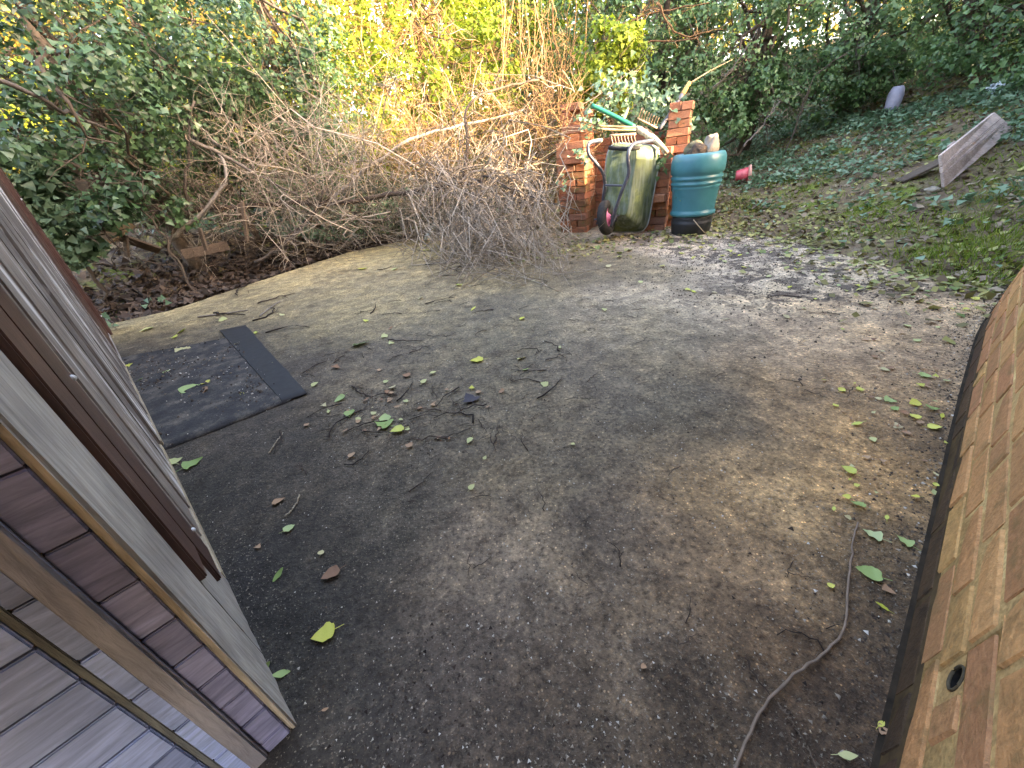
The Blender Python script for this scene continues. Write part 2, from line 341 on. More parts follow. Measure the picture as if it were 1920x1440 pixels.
# ------------------------------------------------------------------ brick making
BRL, BRW, BRH = 0.205, 0.1, 0.068
def brick_mesh(name, l, w, h, seed, m, chip=0.006):
    r = random.Random(seed); bm = bmesh.new(); bmesh.ops.create_cube(bm, size=1.0)
    for v in bm.verts: v.co = Vector((v.co.x * l, v.co.y * w, v.co.z * h))
    bmesh.ops.bevel(bm, geom=list(bm.edges), offset=0.0045, segments=1, affect='EDGES')
    for v in bm.verts: v.co += Vector((r.gauss(0, chip * .25), r.gauss(0, chip * .25), r.gauss(0, chip * .2)))
    me = bpy.data.meshes.new(name); bm.to_mesh(me); bm.free(); me.materials.append(m); return me
def brick_material(name, cols, stain, stain_lo=.55, stain_col2=None, rough=.85):
    M = MT(name, rough, .25); co = M.coord('Object', 60); n = M.noise(co, 16, 6, .7); f = M.noise(co, 90, 4, .7)
    c = M.ramp(M.rnd(), [(i / (len(cols) - 1), x) for i, x in enumerate(cols)])
    c = M.mix(1.0, c, M.ramp(f, [(.3, (.72, .7, .68, 1)), (.7, (1.22, 1.2, 1.18, 1))]), 'MULTIPLY')
    c = M.mix(M.ramp(n, [(stain_lo, (0, 0, 0, 1)), (stain_lo + .16, (.8, .8, .8, 1))]), c, stain)
    if stain_col2:
        n3 = M.noise(M.coord('World'), 2.6, 5, .65); c = M.mix(M.ramp(n3, [(.55, (0, 0, 0, 1)), (.72, (.6, .6, .6, 1))]), c, stain_col2)
    M.base(c); M.bump(M.math('ADD', n, f), .6, .006); return M.m

# ------------------------------------------------------------------ house wall on the right
m_wbrick = brick_material('wall_brick', [(.39, .195, .085, 1), (.49, .27, .115, 1), (.31, .15, .075, 1), (.44, .26, .10, 1), (.36, .165, .085, 1)], (.19, .12, .05, 1), .5, (.33, .27, .06, 1))
def mortar_material():
    M = MT('mortar', .95, .15); co = M.coord('World'); n = M.noise(co, 8, 5, .7); n2 = M.noise(co, 120, 3)
    c = M.ramp(n, [(.36, (.36, .23, .10, 1)), (.58, (.46, .31, .135, 1)), (.72, (.66, .51, .25, 1))]); M.base(M.mix(1.0, c, M.ramp(n2, [(.3, (.7, .7, .7, 1)), (.7, (1.2, 1.2, 1.2, 1))]), 'MULTIPLY')); M.bump(n2, .6, .004); return M.m
m_mortar = mortar_material()
WB = np.array([(-2.6, -2.295), (0.634, 0.303), (1.473, 0.985), (1.99, 1.395), (2.24, 1.565), (2.54, 1.745), (2.91, 1.94), (3.6, 2.19), (4.6, 2.42), (6.4, 2.75)])
def wall_path():
    d = np.r_[0, np.cumsum(np.linalg.norm(np.diff(WB, axis=0), axis=1))]; return d
WD = wall_path(); S0 = WD[1]                                    # s = 0 at the second point
def wall_pt(s):
    s = np.asarray(s, float) + S0; e = .12
    f = lambda q: np.stack([np.interp(q, WD, WB[:, 0]), np.interp(q, WD, WB[:, 1])], -1)
    p = (f(s - e) + f(s) * 2 + f(s + e)) / 4; t = f(s + e) - f(s - e); t /= np.linalg.norm(t, axis=-1)[..., None]
    return p, t, np.stack([-t[..., 1], t[..., 0]], -1)          # n points to the slab
BAT = 0.09                                                       # the face leans back a little
wall = thing('brick_wall', 'orange brown brick wall with yellow mortar and a round weep hole', 'wall', (1.47, .98, 0))
def wall_prism(name, s_a, s_b, z0, z1, setback, depth, m, ns=40):
    s = np.linspace(s_a, s_b, ns); p, t, n = wall_pt(s); V = []
    for z, off in ((z0, setback + BAT * z0), (z1, setback + BAT * min(z1, .6)), (z1, setback + depth), (z0, setback + depth)):
        V.append(np.concatenate([p - n * off, np.full((ns, 1), z)], 1))
    V = np.stack(V, 1).reshape(-1, 3); F = []
    for i in range(ns - 1):
        for k in range(4): F.append((i * 4 + k, i * 4 + (k + 1) % 4, (i + 1) * 4 + (k + 1) % 4, (i + 1) * 4 + k))
    F.append((3, 2, 1, 0)); b = (ns - 1) * 4; F.append((b, b + 1, b + 2, b + 3))
    return mesh_np(name, V, [np.array(F)], m)
def put_link(o, parent, **k):
    link(o, None, **k); put(o, parent); return o
CRS = 0.0665
HOLE_S, HOLE_Z, HOLE_R = -0.120, 0.178, 0.0165
hole_course = int(HOLE_Z // CRS)
put_link(wall_prism('mortar', -1.2, -.153, -.1, .53, .0016, .12, m_mortar), wall)
put_link(wall_prism('mortar', -.087, 4.8, -.1, .53, .0016, .12, m_mortar), wall)
put_link(wall_prism('mortar', -.153, -.087, -.1, hole_course * CRS, .0016, .12, m_mortar, 4), wall)
put_link(wall_prism('mortar', -.153, -.087, (hole_course + 1) * CRS, .53, .0016, .12, m_mortar, 4), wall)
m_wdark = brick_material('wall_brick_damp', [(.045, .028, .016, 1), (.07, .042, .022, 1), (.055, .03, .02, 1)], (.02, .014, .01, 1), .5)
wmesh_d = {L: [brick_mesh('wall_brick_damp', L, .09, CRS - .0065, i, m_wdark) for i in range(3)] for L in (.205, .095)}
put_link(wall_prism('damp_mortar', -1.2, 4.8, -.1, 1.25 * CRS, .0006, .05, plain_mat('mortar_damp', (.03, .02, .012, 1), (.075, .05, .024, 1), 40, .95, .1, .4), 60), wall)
wmesh = {L: [brick_mesh('wall_brick', L, .09, CRS - .0065, i, m_wbrick) for i in range(3)] for L in (.205, .095, .06, .135)}
def wall_brick(sm, c, L, k):
    p, t, n = wall_pt(sm); z = (c + .5) * CRS; out = random.gauss(0, .0005)
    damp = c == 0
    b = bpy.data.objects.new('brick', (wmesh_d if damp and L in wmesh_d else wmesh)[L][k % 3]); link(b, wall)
    ax = Vector((t[0], t[1], 0)); lean = math.atan(BAT)
    nn = Vector((n[0], n[1], 0)); up = (Vector((0, 0, 1)) - nn * BAT).normalized(); ny = up.cross(ax).normalized()
    R = Matrix((ax, ny, up)).transposed().to_4x4() @ Matrix.Rotation(random.gauss(0, .006), 4, 'Y')
    pos = Vector((p[0], p[1], 0)) - nn * (BAT * z + .045 - out) + Vector((0, 0, z))
    b.matrix_parent_inverse = Matrix.Identity(4)
    b.matrix_basis = Matrix.Translation(-Vector(wall.location)) @ Matrix.Translation(pos) @ R
cnt = 0
for c in range(7):
    s = -.62 + (.107 if c % 2 else 0) + (.03 * (c % 3)); mx = 3.1
    while s < mx:
        L = .205
        if random.random() < .06: L = .095
        if c == hole_course and s < HOLE_S < s + .23:
            # two cut bricks either side of the weep hole
            a = HOLE_S - .033 - s
            if a > .05: wall_brick(s + min(a, .06) / 2 + (a - min(a, .06)), c, .06, 1)
            wall_brick(HOLE_S + .033 + .0675, c, .135, 2); s = HOLE_S + .033 + .135 + .011; continue
        wall_brick(s + L / 2, c, L, cnt); cnt += 1; s += L + .0115
# the weep hole: mortar collar, short pipe with the hole's shade coloured inside
def ring_plate():
    p, t, n = wall_pt(HOLE_S); ax = np.array([t[0], t[1], 0]); nn = np.array([n[0], n[1], 0.0]); up = np.array([0, 0, 1.0]) - nn * BAT
    c0 = np.array([p[0], p[1], 0]) - nn * (BAT * HOLE_Z + .003) + np.array([0, 0, HOLE_Z]); k = 24; V = []; F = []
    a = np.arange(k) * 2 * math.pi / k
    for sc_, dep in ((None, 0), (HOLE_R, 0), (HOLE_R * .97, -.09)):
        for q in a:
            if sc_ is None:
                mxx = max(abs(math.cos(q)), abs(math.sin(q))); u, v = math.cos(q) / mxx * .034, math.sin(q) / mxx * (CRS / 2 + .001)
                v += (hole_course + .5) * CRS - HOLE_Z
            else: u, v = math.cos(q) * sc_, math.sin(q) * sc_
            V.append(c0 + ax * u + up * v + nn * dep)
    for r_ in range(2):
        for i in range(k): F.append((r_ * k + i, r_ * k + (i + 1) % k, (r_ + 1) * k + (i + 1) % k, (r_ + 1) * k + i))
    V = np.array(V); o1 = mesh_np('weep_hole', V[:2 * k], [np.array(F[:k])], m_mortar)
    put_link(mesh_np('weep_pipe', V[k:], [np.array(F[:k])], plain_mat('weep_shade', (.006, .006, .006, 1), (.02, .017, .014, 1), 40, .9, .1)), wall)
    put_link(o1, wall)
    tb = Tubes(); tb.add(np.array([c0 + ax * math.cos(q) * (HOLE_R + .0015) + up * math.sin(q) * (HOLE_R + .0015) + nn * .0005 for q in list(a) + [a[0]]]), .0022, .0022, 6, .5, cap=False)
    put_link(tb.build('pipe_rim', plain_mat('pipe_rim', (.03, .024, .016, 1), (.09, .07, .04, 1), 60, .8)), wall)
    cap = mesh_np('pipe_end', np.array([c0 - nn * .088 + ax * math.cos(q) * HOLE_R + up * math.sin(q) * HOLE_R for q in a]),
                  [np.array([(0, i, i + 1) for i in range(1, k - 1)])], plain_mat('pipe_shade', (.01, .01, .01, 1), (.02, .018, .015, 1)))
    put_link(cap, wall)
ring_plate()
# plain upper brickwork (above the picture) : unseen, height and length shaped to block sun
def upper_mat():
    M = MT('upper_brick', .9, .2); br = M.N.new('ShaderNodeTexBrick'); co = M.coord('World', 0, (3, 3, 3)); M.L(co, br.inputs[0])
    br.inputs['Color1'].default_value = (.22, .11, .045, 1); br.inputs['Color2'].default_value = (.18, .09, .04, 1); br.inputs['Mortar'].default_value = (.36, .27, .12, 1); M.base(br.outputs[0]); return M.m
m_upper = upper_mat()
put_link(wall_prism('shade_upper_wall', -4.0, 3.45, .535, 4.4, .004, .24, m_upper, 30), wall, kind='stuff')
put_link(wall_prism('shade_garden_wall', 3.453, 6.3, .535, 1.55, .004, .2, m_upper, 30), wall, kind='stuff')  # unseen lower run added to keep low sun off butt and slab
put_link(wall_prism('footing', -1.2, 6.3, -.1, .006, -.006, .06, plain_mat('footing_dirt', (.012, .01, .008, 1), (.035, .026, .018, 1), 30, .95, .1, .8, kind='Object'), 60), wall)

# ------------------------------------------------------------------ shed on the left
SHC = np.array([-0.4683, 0.3164]); e1 = np.array([-.7149, -.6992]); e2 = np.array([-.6993, .7148])   # end face, side face
n1 = np.array([.6992, -.7149]); n2 = np.array([.7148, .6993])
m_sboard = wood_mat('shed_board', (.14, .155, .27, 1), (.31, .335, .57, 1), (1.2, 1.2, 9), .5, 30, ((.06, .04, .045, 1), 9, .71), 10, .003, .5)
m_sboard_sheen = wood_mat('shed_board_sheen', (.16, .23, .44, 1), (.34, .46, .84, 1), (1.2, 1.2, 9), .42, 30, ((.05, .042, .05, 1), 7, .72), 10, .003, .5)  # strong blue paints the sky's sheen into the board colour
m_strim = wood_mat('shed_trim', (.225, .205, .185, 1), (.43, .40, .36, 1), (9, 9, 1), .7, 30, None, 12)
m_sbrown = wood_mat('shed_brown', (.055, .024, .018, 1), (.13, .066, .05, 1), (9, 9, 1), .5, 30, ((.24, .16, .12, 1), 12, .67), 12, .003, .5)
m_sweath = wood_mat('shed_weathered', (.13, .105, .09, 1), (.34, .29, .25, 1), (16, 16, .8), .7, 30, ((.66, .63, .61, 1), 4.2, .535), 9)
m_sbatten = wood_mat('shed_batten', (.19, .195, .235, 1), (.34, .35, .41, 1), (9, 9, 1), .6, 30, None, 12)
m_scream = wood_mat('shed_cream', (.36, .29, .19, 1), (.56, .47, .33, 1), (9, 9, 1), .7)
shed = thing('wooden_shed', 'weathered timber shed with grey boards, tan corner posts and brown battens', 'shed', (SHC[0] - .9, SHC[1], 0))
def sbox(name, face, s0, s1, z0, z1, d0, d1, m, parent=shed, bev=.003, jit=0.0, kind=None):
    """box on a shed face: s along the face from the corner, z up, d outwards"""
    ee, nn = (e1, n1) if face == 1 else (e2, n2); bm = bmesh.new(); bmesh.ops.create_cube(bm, size=1)
    L, D, Hh = s1 - s0, d1 - d0, z1 - z0
    for v in bm.verts: v.co = Vector((v.co.x * L, v.co.y * D, v.co.z * Hh))
    if bev: bmesh.ops.bevel(bm, geom=list(bm.edges), offset=min(bev, D * .3, L * .3), segments=2, affect='EDGES')
    if L > .2 or Hh > .25:
        geom = [e for e in bm.edges if e.calc_length() > .12]; bmesh.ops.subdivide_edges(bm, edges=geom, cuts=6, use_grid_fill=True)
    if jit:
        for v in bm.verts: v.co += Vector((random.gauss(0, jit), random.gauss(0, jit), random.gauss(0, jit)))
    me = bpy.data.meshes.new(name); bm.to_mesh(me); bm.free(); me.materials.append(m)
    o = bpy.data.objects.new(name, me); link(o, parent, kind=kind)
    c = SHC + ee * (s0 + s1) / 2 + nn * (d0 + d1) / 2
    o.location = Vector((c[0], c[1], (z0 + z1) / 2)) - Vector(parent.location); o.rotation_euler = (0, 0, math.atan2(ee[1], ee[0])); return o
SH_H = 1.9
zs = [-.03, .033, .103, .173, .24, .305, .376, .459, .548, .642, .74, .84, .94, 1.05, 1.16, 1.28, 1.4, 1.52, 1.66, 1.8]
for i in range(len(zs) - 1):
    g = .0012
    sbox('board', 1, .0100, .0485, zs[i] + g, zs[i + 1] - g, -.02, -.001 + random.gauss(0, .0005), m_sboard, bev=.002)
zb = [-.03, .05, .112, .175, .238, .31, .378, .45, .53, .62, .71, .81, .91, 1.02, 1.14, 1.26, 1.4, 1.55, 1.7, 1.8]
zm = [-.03, .085, .2, .30, .40, .505, .62, .74, .87, 1.0, 1.15, 1.3, 1.46, 1.63, 1.8]
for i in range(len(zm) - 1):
    sbox('board', 1, .0735, .0945, zm[i] + .0014, zm[i + 1] - .0014, -.02, -.003 + random.gauss(0, .0006), m_sboard_sheen, bev=.002)
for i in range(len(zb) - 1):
    sbox('board', 1, .1035, 1.3, zb[i] + .0014, zb[i + 1] - .0014, -.02, -.002 + random.gauss(0, .0006), m_sboard_sheen, bev=.002)
sbox('batten', 1, .049, .073, -.03, 1.8, -.02, .006, m_sbatten, jit=.0006)
sbox('groove_strip', 1, .095, .103, -.03, 1.8, -.02, -.005, wood_mat('shed_strip', (.07, .08, .09, 1), (.15, .17, .18, 1), (9, 9, 1), .6), bev=.001)
sbox('corner_post', 2, .0, .188, -.02, 1.8, -.0092, .002, m_strim, bev=.004, jit=.0008)
# side face: brown door stops, weathered planks, cream bottom rails, far brown post with lapped board ends
sbox('kick_board', 2, .191, .452, -.02, .33, -.02, .0015, m_strim, jit=.0006)
sbox('door_stop', 2, .193, .298, .25, 1.8, -.003, .013, m_sbrown)
sbox('door_stop', 2, .322, .452, .12, 1.8, -.003, .011, m_sbrown)
sbox('door_gap', 2, .191, .45, .333, 1.8, -.03, -.005, m_sbrown, bev=0)
def plank_run(s, e, w, d, m, z0):
    while s < e - .01:
        ww = min(w * random.uniform(.85, 1.15), e - s); sbox('plank', 2, s + .003, s + ww - .003, z0, 1.8, -.025, d + random.gauss(0, .0015), m, bev=.004, jit=.0005); s += ww
plank_run(.457, 1.32, .155, -.002, m_sweath, .025)
plank_run(1.33, 2.62, .17, .004, m_sweath, .03)
plank_run(2.63, 3.62, .16, .002, m_sbrown, .03)
sbox('bottom_rail', 2, .457, 1.34, -.02, .03, -.03, .002, m_scream)
sbox('bottom_rail', 2, 1.36, 2.70, -.02, .032, -.03, .008, m_scream)
sbox('bottom_rail', 2, 2.72, 3.62, -.02, .03, -.03, .004, m_strim)
fp = sbox('corner_post', 2, 3.64, 3.78, -.02, 1.8, -.03, .02, m_sbrown)
for i in range(len(zb) - 1):
    sbox('board_end', 2, 3.782, 3.86, zb[i] + .003, zb[i + 1] - .002, -.06, .022 + random.gauss(0, .002), m_sbrown, bev=.003)
sbox('inner_wall', 2, .01, 3.7, -.02, 1.79, -1.25, -.032, m_sbrown, bev=0)
for (px, s, z) in ((0, 3.70, .14), (0, 3.70, .95), (1, .43, .2), (1, .43, .6)):
    bm = bmesh.new(); bmesh.ops.create_uvsphere(bm, u_segments=10, v_segments=6, radius=.006); me = bpy.data.meshes.new('screw_head'); bm.to_mesh(me); bm.free()
    me.materials.append(plain_mat('zinc', (.5, .5, .5, 1), (.65, .65, .65, 1), 20, .35, .5)); o = bpy.data.objects.new('screw_head', me); link(o, shed)
    c = SHC + e2 * s + n2 * (.021 if px == 0 else .0115); o.location = Vector((c[0], c[1], z)) - Vector(shed.location); o.scale = (1, 1, 1)
sbox('roof', 2, -.1, 4.0, 1.82, 1.87, -1.4, .02, plain_mat('roof_felt', (.03, .03, .03, 1), (.06, .06, .06, 1), 30, .9))

# ------------------------------------------------------------------ dry stacked brick bay
m_brick = brick_material('stack_brick', [(.33, .12, .06, 1), (.41, .17, .085, 1), (.26, .10, .065, 1), (.38, .18, .11, 1), (.24, .12, .085, 1), (.44, .21, .12, 1)], (.15, .10, .07, 1), .52)
m_bmoss = brick_material('stack_brick_mossy', [(.24, .10, .05, 1), (.19, .10, .055, 1), (.28, .11, .05, 1)], (.12, .13, .04, 1), .5)
BC = np.array([1.83, 4.30]); b1 = np.array([-.87, .493]); b2 = np.array([.493, .87])
bay = thing('brick_bay', 'open fronted bay of loose stacked red bricks behind the wheelbarrow', 'brick stack', (1.4, 4.6, 0))
bmesh_v = [brick_mesh('stack_brick', BRL, BRW, BRH, 20 + i, m_brick, .008) for i in range(4)]
bmesh_m = [brick_mesh('stack_brick_mossy', BRL, BRW, BRH, 40 + i, m_bmoss, .012) for i in range(3)]
def lay(u, v, z, along, mossy=False, j=.006, yaw=0):
    """brick centre at u along b1, v along b2"""
    c = BC + b1 * (u + random.gauss(0, j)) + b2 * (v + random.gauss(0, j)); d = b1 if along == 1 else b2
    o = bpy.data.objects.new('brick', random.choice(bmesh_m if mossy else bmesh_v)); link(o, bay)
    o.location = Vector((c[0], c[1], z)) - Vector(bay.location); o.rotation_euler = (random.gauss(0, .008), random.gauss(0, .008), math.atan2(d[1], d[0]) + random.gauss(0, .014) + yaw)
CB = .0715
def wing(u0, rows_front, rows_back, mossrow, shift=0.0, lean=0.0):
    for c in range(rows_back):
        z = (c + .5) * CB - .01; k = u0 + lean * c
        blocks = [0, 1] if c < rows_front else [1]
        for bl in blocks:
            k = u0 - (.10 + .002 * c) * bl
            v0 = bl * .212; ms = c < mossrow and random.random() < .6
            if (c + bl) % 2 == 0:
                lay(k + .052, v0 + .105, z, 2, ms); lay(k + .158, v0 + .105, z, 2, ms)
            else:
                lay(k + .105, v0 + .052, z, 1, ms); lay(k + .105, v0 + .158, z, 1, ms)
wing(0.0, 11, 16, 3)
for c in range(18):
    z = (c + .5) * CB - .01; u0 = .86 + .002 * c
    for v0 in ((0, .212) if c < 13 else (.212,)):
        ms = lambda: c < 9 and random.random() < .6
        if c % 2 == 0: q = [(.1025, .05, 1), (.1025, .157, 1), (.262, .105, 2)]
        else: q = [(.05, .105, 2), (.211, .05, 1), (.211, .157, 1)]
        if c >= 15: q = q[1:]
        for a_, b_, dr in q: lay(u0 + a_, v0 + b_, z, dr, ms(), .0035)
for c in range(13):
    n = 4; off = .1 if c % 2 else 0
    for k in range(n): lay(.16 + off + k * .212, .48, (c + .5) * CB - .01, 1)
lay(.12, -.03, 4.5 * CB, 1, False, .002, .05); lay(.98, -.035, 10.5 * CB, 1, False, .002, -.06); lay(1.0, .02, 14.5 * CB - .01, 1)

# ------------------------------------------------------------------ wheelbarrow stood on its nose
m_tray = None
def tray_material():
    M = MT('barrow_tray', .38, .5); co = M.coord('World'); n = M.noise(co, 7, 5, .65, .3); st = M.noise(M.coord('World', 0, (9, 9, 1.2)), 3, 4)
    c = M.ramp(n, [(.3, (.028, .05, .03, 1)), (.5, (.085, .12, .06, 1)), (.68, (.19, .235, .09, 1))]); c = M.mix(M.ramp(st, [(.45, (0, 0, 0, 1)), (.65, (.6, .6, .6, 1))]), c, (.22, .28, .26, 1))
    M.base(c); M.rough(M.ramp(n, [(.3, (.42, .42, .42, 1)), (.7, (.85, .85, .85, 1))])); M.bump(n, .2, .004); return M.m
m_tray = tray_material()
m_frame = plain_mat('barrow_frame', (.03, .034, .048, 1), (.075, .083, .11, 1), 25, .42, .5, .1)
m_rubber = plain_mat('rubber', (.012, .012, .013, 1), (.035, .034, .033, 1), 60, .75, .3, .3)
m_pink = plain_mat('pink_plastic', (.42, .09, .22, 1), (.62, .22, .42, 1), 14, .5, .4)
barrow = thing('wheelbarrow', 'upended green wheelbarrow leaning on the brick bay with a pink hub wheel', 'wheelbarrow', G(1165, 440))
def loft(name, rings, m, cap=True, close=True):
    k = len(rings[0]); V = np.concatenate(rings); F = []
    for r_ in range(len(rings) - 1):
        for i in range(k): F.append((r_ * k + i, r_ * k + (i + 1) % k, (r_ + 1) * k + (i + 1) % k, (r_ + 1) * k + i))
    o = mesh_np(name, V, [np.array(F)] + ([np.array([(0, i + 1, i) for i in range(1, k - 1)])] if cap else []), m, None, False)
    o.data.polygons.foreach_set('use_smooth', np.array([True] * len(F) + ([False] * (k - 2) if cap else []))); return o
def quad_ring(TL, TR, BR, BL, k=9, rr=.22):
    """rounded quadrilateral from four world points"""
    C = [np.array(q, float) for q in (TL, TR, BR, BL)]; out = []
    for i in range(4):
        a, p, b = C[i - 1], C[i], C[(i + 1) % 4]; s_ = p + (a - p) * rr; e_ = p + (b - p) * rr
        for t in np.linspace(0, 1, k): out.append((1 - t) ** 2 * s_ + 2 * t * (1 - t) * p + t * t * e_)
    return np.array(out)
base_r = quad_ring(P(1148, 282, 4.17), P(1196, 276, 4.05), P(1176, 404, 4.02), P(1131, 396, 4.16), rr=.16)
mid_r = quad_ring(P(1142, 274, 4.23), P(1222, 274, 4.16), P(1203, 424, 4.16), P(1125, 425, 4.26), rr=.18)
rim_r = quad_ring(P(1140, 267, 4.30), P(1241, 274, 4.24), P(1213, 435, 4.25), P(1124, 434, 4.34), rr=.2)
inr = rim_r + (rim_r.mean(0) - rim_r) * .05; inb = base_r + np.array([.02, .05, 0])
put_link(loft('tray', [base_r, base_r * .35 + mid_r * .65, mid_r, mid_r * .4 + rim_r * .6, rim_r], m_tray), barrow)
tb = Tubes(); tb.add(np.vstack([rim_r, rim_r[:1]]), .008, .008, 6, .5, cap=False); put_link(tb.build('tray_rim', plain_mat('rim_metal', (.22, .24, .23, 1), (.36, .38, .37, 1), 30, .4, .5)), barrow)
def bez(pts, n): return resample(np.array(pts), n)
WX = np.array(P(1137, 405, 4.18))
fl = bez([P(1128, 408, 4.24), P(1129, 385, 4.22), P(1135, 350, 4.14), P(1132, 325, 4.08), P(1118, 306, 4.06), P(1103, 290, 4.06), P(1101, 273, 4.07), P(1108, 266, 4.10), P(1126, 264, 4.16)], 40)
fr = bez([P(1146, 424, 4.02), P(1152, 400, 3.98), P(1166, 357, 3.92), P(1180, 326, 3.90), P(1179, 308, 3.90), P(1176, 296, 3.90), P(1180, 278, 3.92), P(1188, 269, 3.96), P(1206, 266, 4.04), P(1226, 263, 4.12)], 40)
tb = Tubes(); tb.add(fl, .0155, .0155, 10, .5); put_link(tb.build('frame_tube', m_frame), barrow)
tb = Tubes(); tb.add(fr, .0165, .0165, 10, .5); put_link(tb.build('frame_tube', m_frame), barrow)
tb = Tubes(); tb.add(bez([P(1133, 347, 4.13), P(1152, 348, 4.02), P(1170, 348, 3.92)], 8), .010, .010, 8, .5); put_link(tb.build('cross_bar', m_frame), barrow)
tb = Tubes(); tb.add(bez([P(1142, 277, 4.15), P(1175, 280, 4.02), P(1200, 277, 4.0)], 6), .018, .018, 6, .5); put_link(tb.build('tray_bracket', m_rubber), barrow)
tb = Tubes(); tb.add(bez([P(1104, 268, 4.09), P(1116, 264, 4.13), P(1128, 263, 4.17)], 6), .0165, .0165, 9, .5); put_link(tb.build('handle_grip', plain_mat('grip', (.2, .18, .14, 1), (.5, .45, .33, 1), 45, .7)), barrow)
# wheel: axle across the frame
ax_dir = np.array([fr[0] - fl[0]]).ravel(); ax_dir = np.array([.80, -.58, .12]); ax_dir /= np.linalg.norm(ax_dir)
WC = np.array(P(1137, 408, 4.13)); WR = .165
WC[2] = max(WC[2], WR + .022)
def torus(name, R, r, m, sx_=1.0, off=0.0, nseg=40, k=12, tread=False):
    ref = np.array([0, 0, 1.0]); u = np.cross(ax_dir, ref); u /= np.linalg.norm(u); w = np.cross(ax_dir, u); V = []
    for i in range(nseg):
        a = 2 * math.pi * i / nseg; d = u * math.cos(a) + w * math.sin(a)
        for j in range(k):
            b = 2 * math.pi * j / k; rr = r * (1 + (.07 if tread and i % 2 and math.cos(b) > .3 else 0))
            V.append(WC + d * (R + rr * math.cos(b)) + ax_dir * (rr * sx_ * math.sin(b) + off))
    F = [(i * k + j, ((i + 1) % nseg) * k + j, ((i + 1) % nseg) * k + (j + 1) % k, i * k + (j + 1) % k) for i in range(nseg) for j in range(k)]
    return mesh_np(name, np.array(V), [np.array(F)], m, None, True)
wheel = torus('tyre', WR - .042, .042, m_rubber, 1.1, 0, 60, 12, True); put_link(wheel, barrow)
def disc(name, R, off, m, dome=.02, k=24):
    ref = np.array([0, 0, 1.0]); u = np.cross(ax_dir, ref); u /= np.linalg.norm(u); w = np.cross(ax_dir, u); rings = []
    for fr_, dp in ((0.02, dome), (.3, dome), (.42, dome * .3), (.8, 0), (1.0, .012)):
        rings.append(np.array([WC + (u * math.cos(a) + w * math.sin(a)) * R * fr_ + ax_dir * (off + dp) for a in np.arange(k) * 2 * math.pi / k]))
    return loft(name, rings, m)
for s_ in (1, -1):
    o = disc('hub', .086, .012 * s_, m_pink, .03 * s_); link(o, wheel); o.location = (0, 0, 0)
tb = Tubes(); tb.add([WC - ax_dir * .13, WC + ax_dir * .13], .008, .008, 8, .5); put_link(tb.build('axle', m_frame), barrow)
for pth, s_ in ((fl, -1), (fr, 1)):
    tb = Tubes(); tb.add([pth[2], pth[0], WC + ax_dir * .1 * s_, WC + ax_dir * .1 * s_ + np.array([0, 0, -.05])], .011, .011, 8, .5); put_link(tb.build('axle_fork', m_frame), barrow)

# ------------------------------------------------------------------ teal water butt with stones on top
m_teal = plain_mat('teal_plastic', (.026, .15, .18, 1), (.05, .2, .235, 1), 5, .38, .5, .08)
m_black = plain_mat('black_plastic', (.012, .014, .016, 1), (.03, .032, .034, 1), 9, .5, .4)
BP = np.array([1.985, 4.04, -.005])
butt = thing('water_butt', 'teal plastic water butt with ribbed sides and a black base', 'water butt', BP)
def lathe(name, prof, m, parent, k=48, cap=True):
    V = []; 
    for r, z in prof:
        for i in range(k):
            a = 2 * math.pi * i / k; V.append((r * math.cos(a), r * math.sin(a), z))
    F = [(j * k + i, j * k + (i + 1) % k, (j + 1) * k + (i + 1) % k, (j + 1) * k + i) for j in range(len(prof) - 1) for i in range(k)]
    o = mesh_np(name, np.array(V), [np.array(F)], m, None, True); link(o, parent); return o
lathe('base', [(.0, .0), (.168, .0), (.178, .012), (.186, .10), (.190, .118), (.186, .122), (.184, .15), (.186, .175), (.17, .18)], m_black, butt)
lathe('body', [(.17, .176), (.196, .178), (.204, .186), (.206, .20), (.202, .214), (.194, .224), (.193, .236), (.197, .30), (.207, .40), (.213, .418), (.217, .43), (.213, .438), (.216, .445), (.223, .452), (.224, .468), (.216, .476), (.219, .49),
     (.227, .498), (.229, .512), (.221, .52), (.2225, .535), (.2345, .548), (.2365, .60), (.234, .65), (.226, .685), (.212, .702), (.200, .706), (.193, .70), (.19, .67), (.185, .62)], m_teal, butt)
lathe('soil_fill', [(.188, .655), (.12, .668), (.0, .672)], m_soil, butt)
def rock(name, loc, size, label, cat, m, seed=0, group=None):
    bm = bmesh.new(); bmesh.ops.create_icosphere(bm, subdivisions=3, radius=1)
    for v in bm.verts:
        n = mnoise.noise(v.co * 1.3 + Vector((seed, 0, 0))) * .35 + mnoise.noise(v.co * 3.5 + Vector((0, seed, 0))) * .12
        v.co = Vector((v.co.x * size[0], v.co.y * size[1], v.co.z * size[2])) * (1 + n)
    me = bpy.data.meshes.new(name); bm.to_mesh(me); bm.free(); me.materials.append(m); o = bpy.data.objects.new(name, me)
    link(o, None, label, cat, group); o.location = Vector([float(c) for c in loc]); return o
m_stone = plain_mat('grey_stone', (.16, .14, .11, 1), (.42, .38, .31, 1), 7, .9, .2, .8)
m_stoned = plain_mat('dark_stone', (.04, .032, .026, 1), (.11, .085, .065, 1), 9, .95, .2, .8)
r1 = rock('stone', BP + [.075, -.06, .75], (.075, .055, .10), 'pale grey stone standing upright on the water butt', 'stone', m_stone, 3)
r1.rotation_euler = (0, .35, .4)
rock('clod', BP + [-.06, -.07, .72], (.075, .06, .06), 'dark brown clod of earth on the water butt', 'clod', m_stoned, 8)
rock('stone', BP + [-.005, .09, .735], (.09, .06, .07), 'mossy dull stone at the back of the water butt top', 'stone', plain_mat('moss_stone', (.08, .075, .045, 1), (.20, .19, .12, 1), 9, .95, .2, .7), 15)

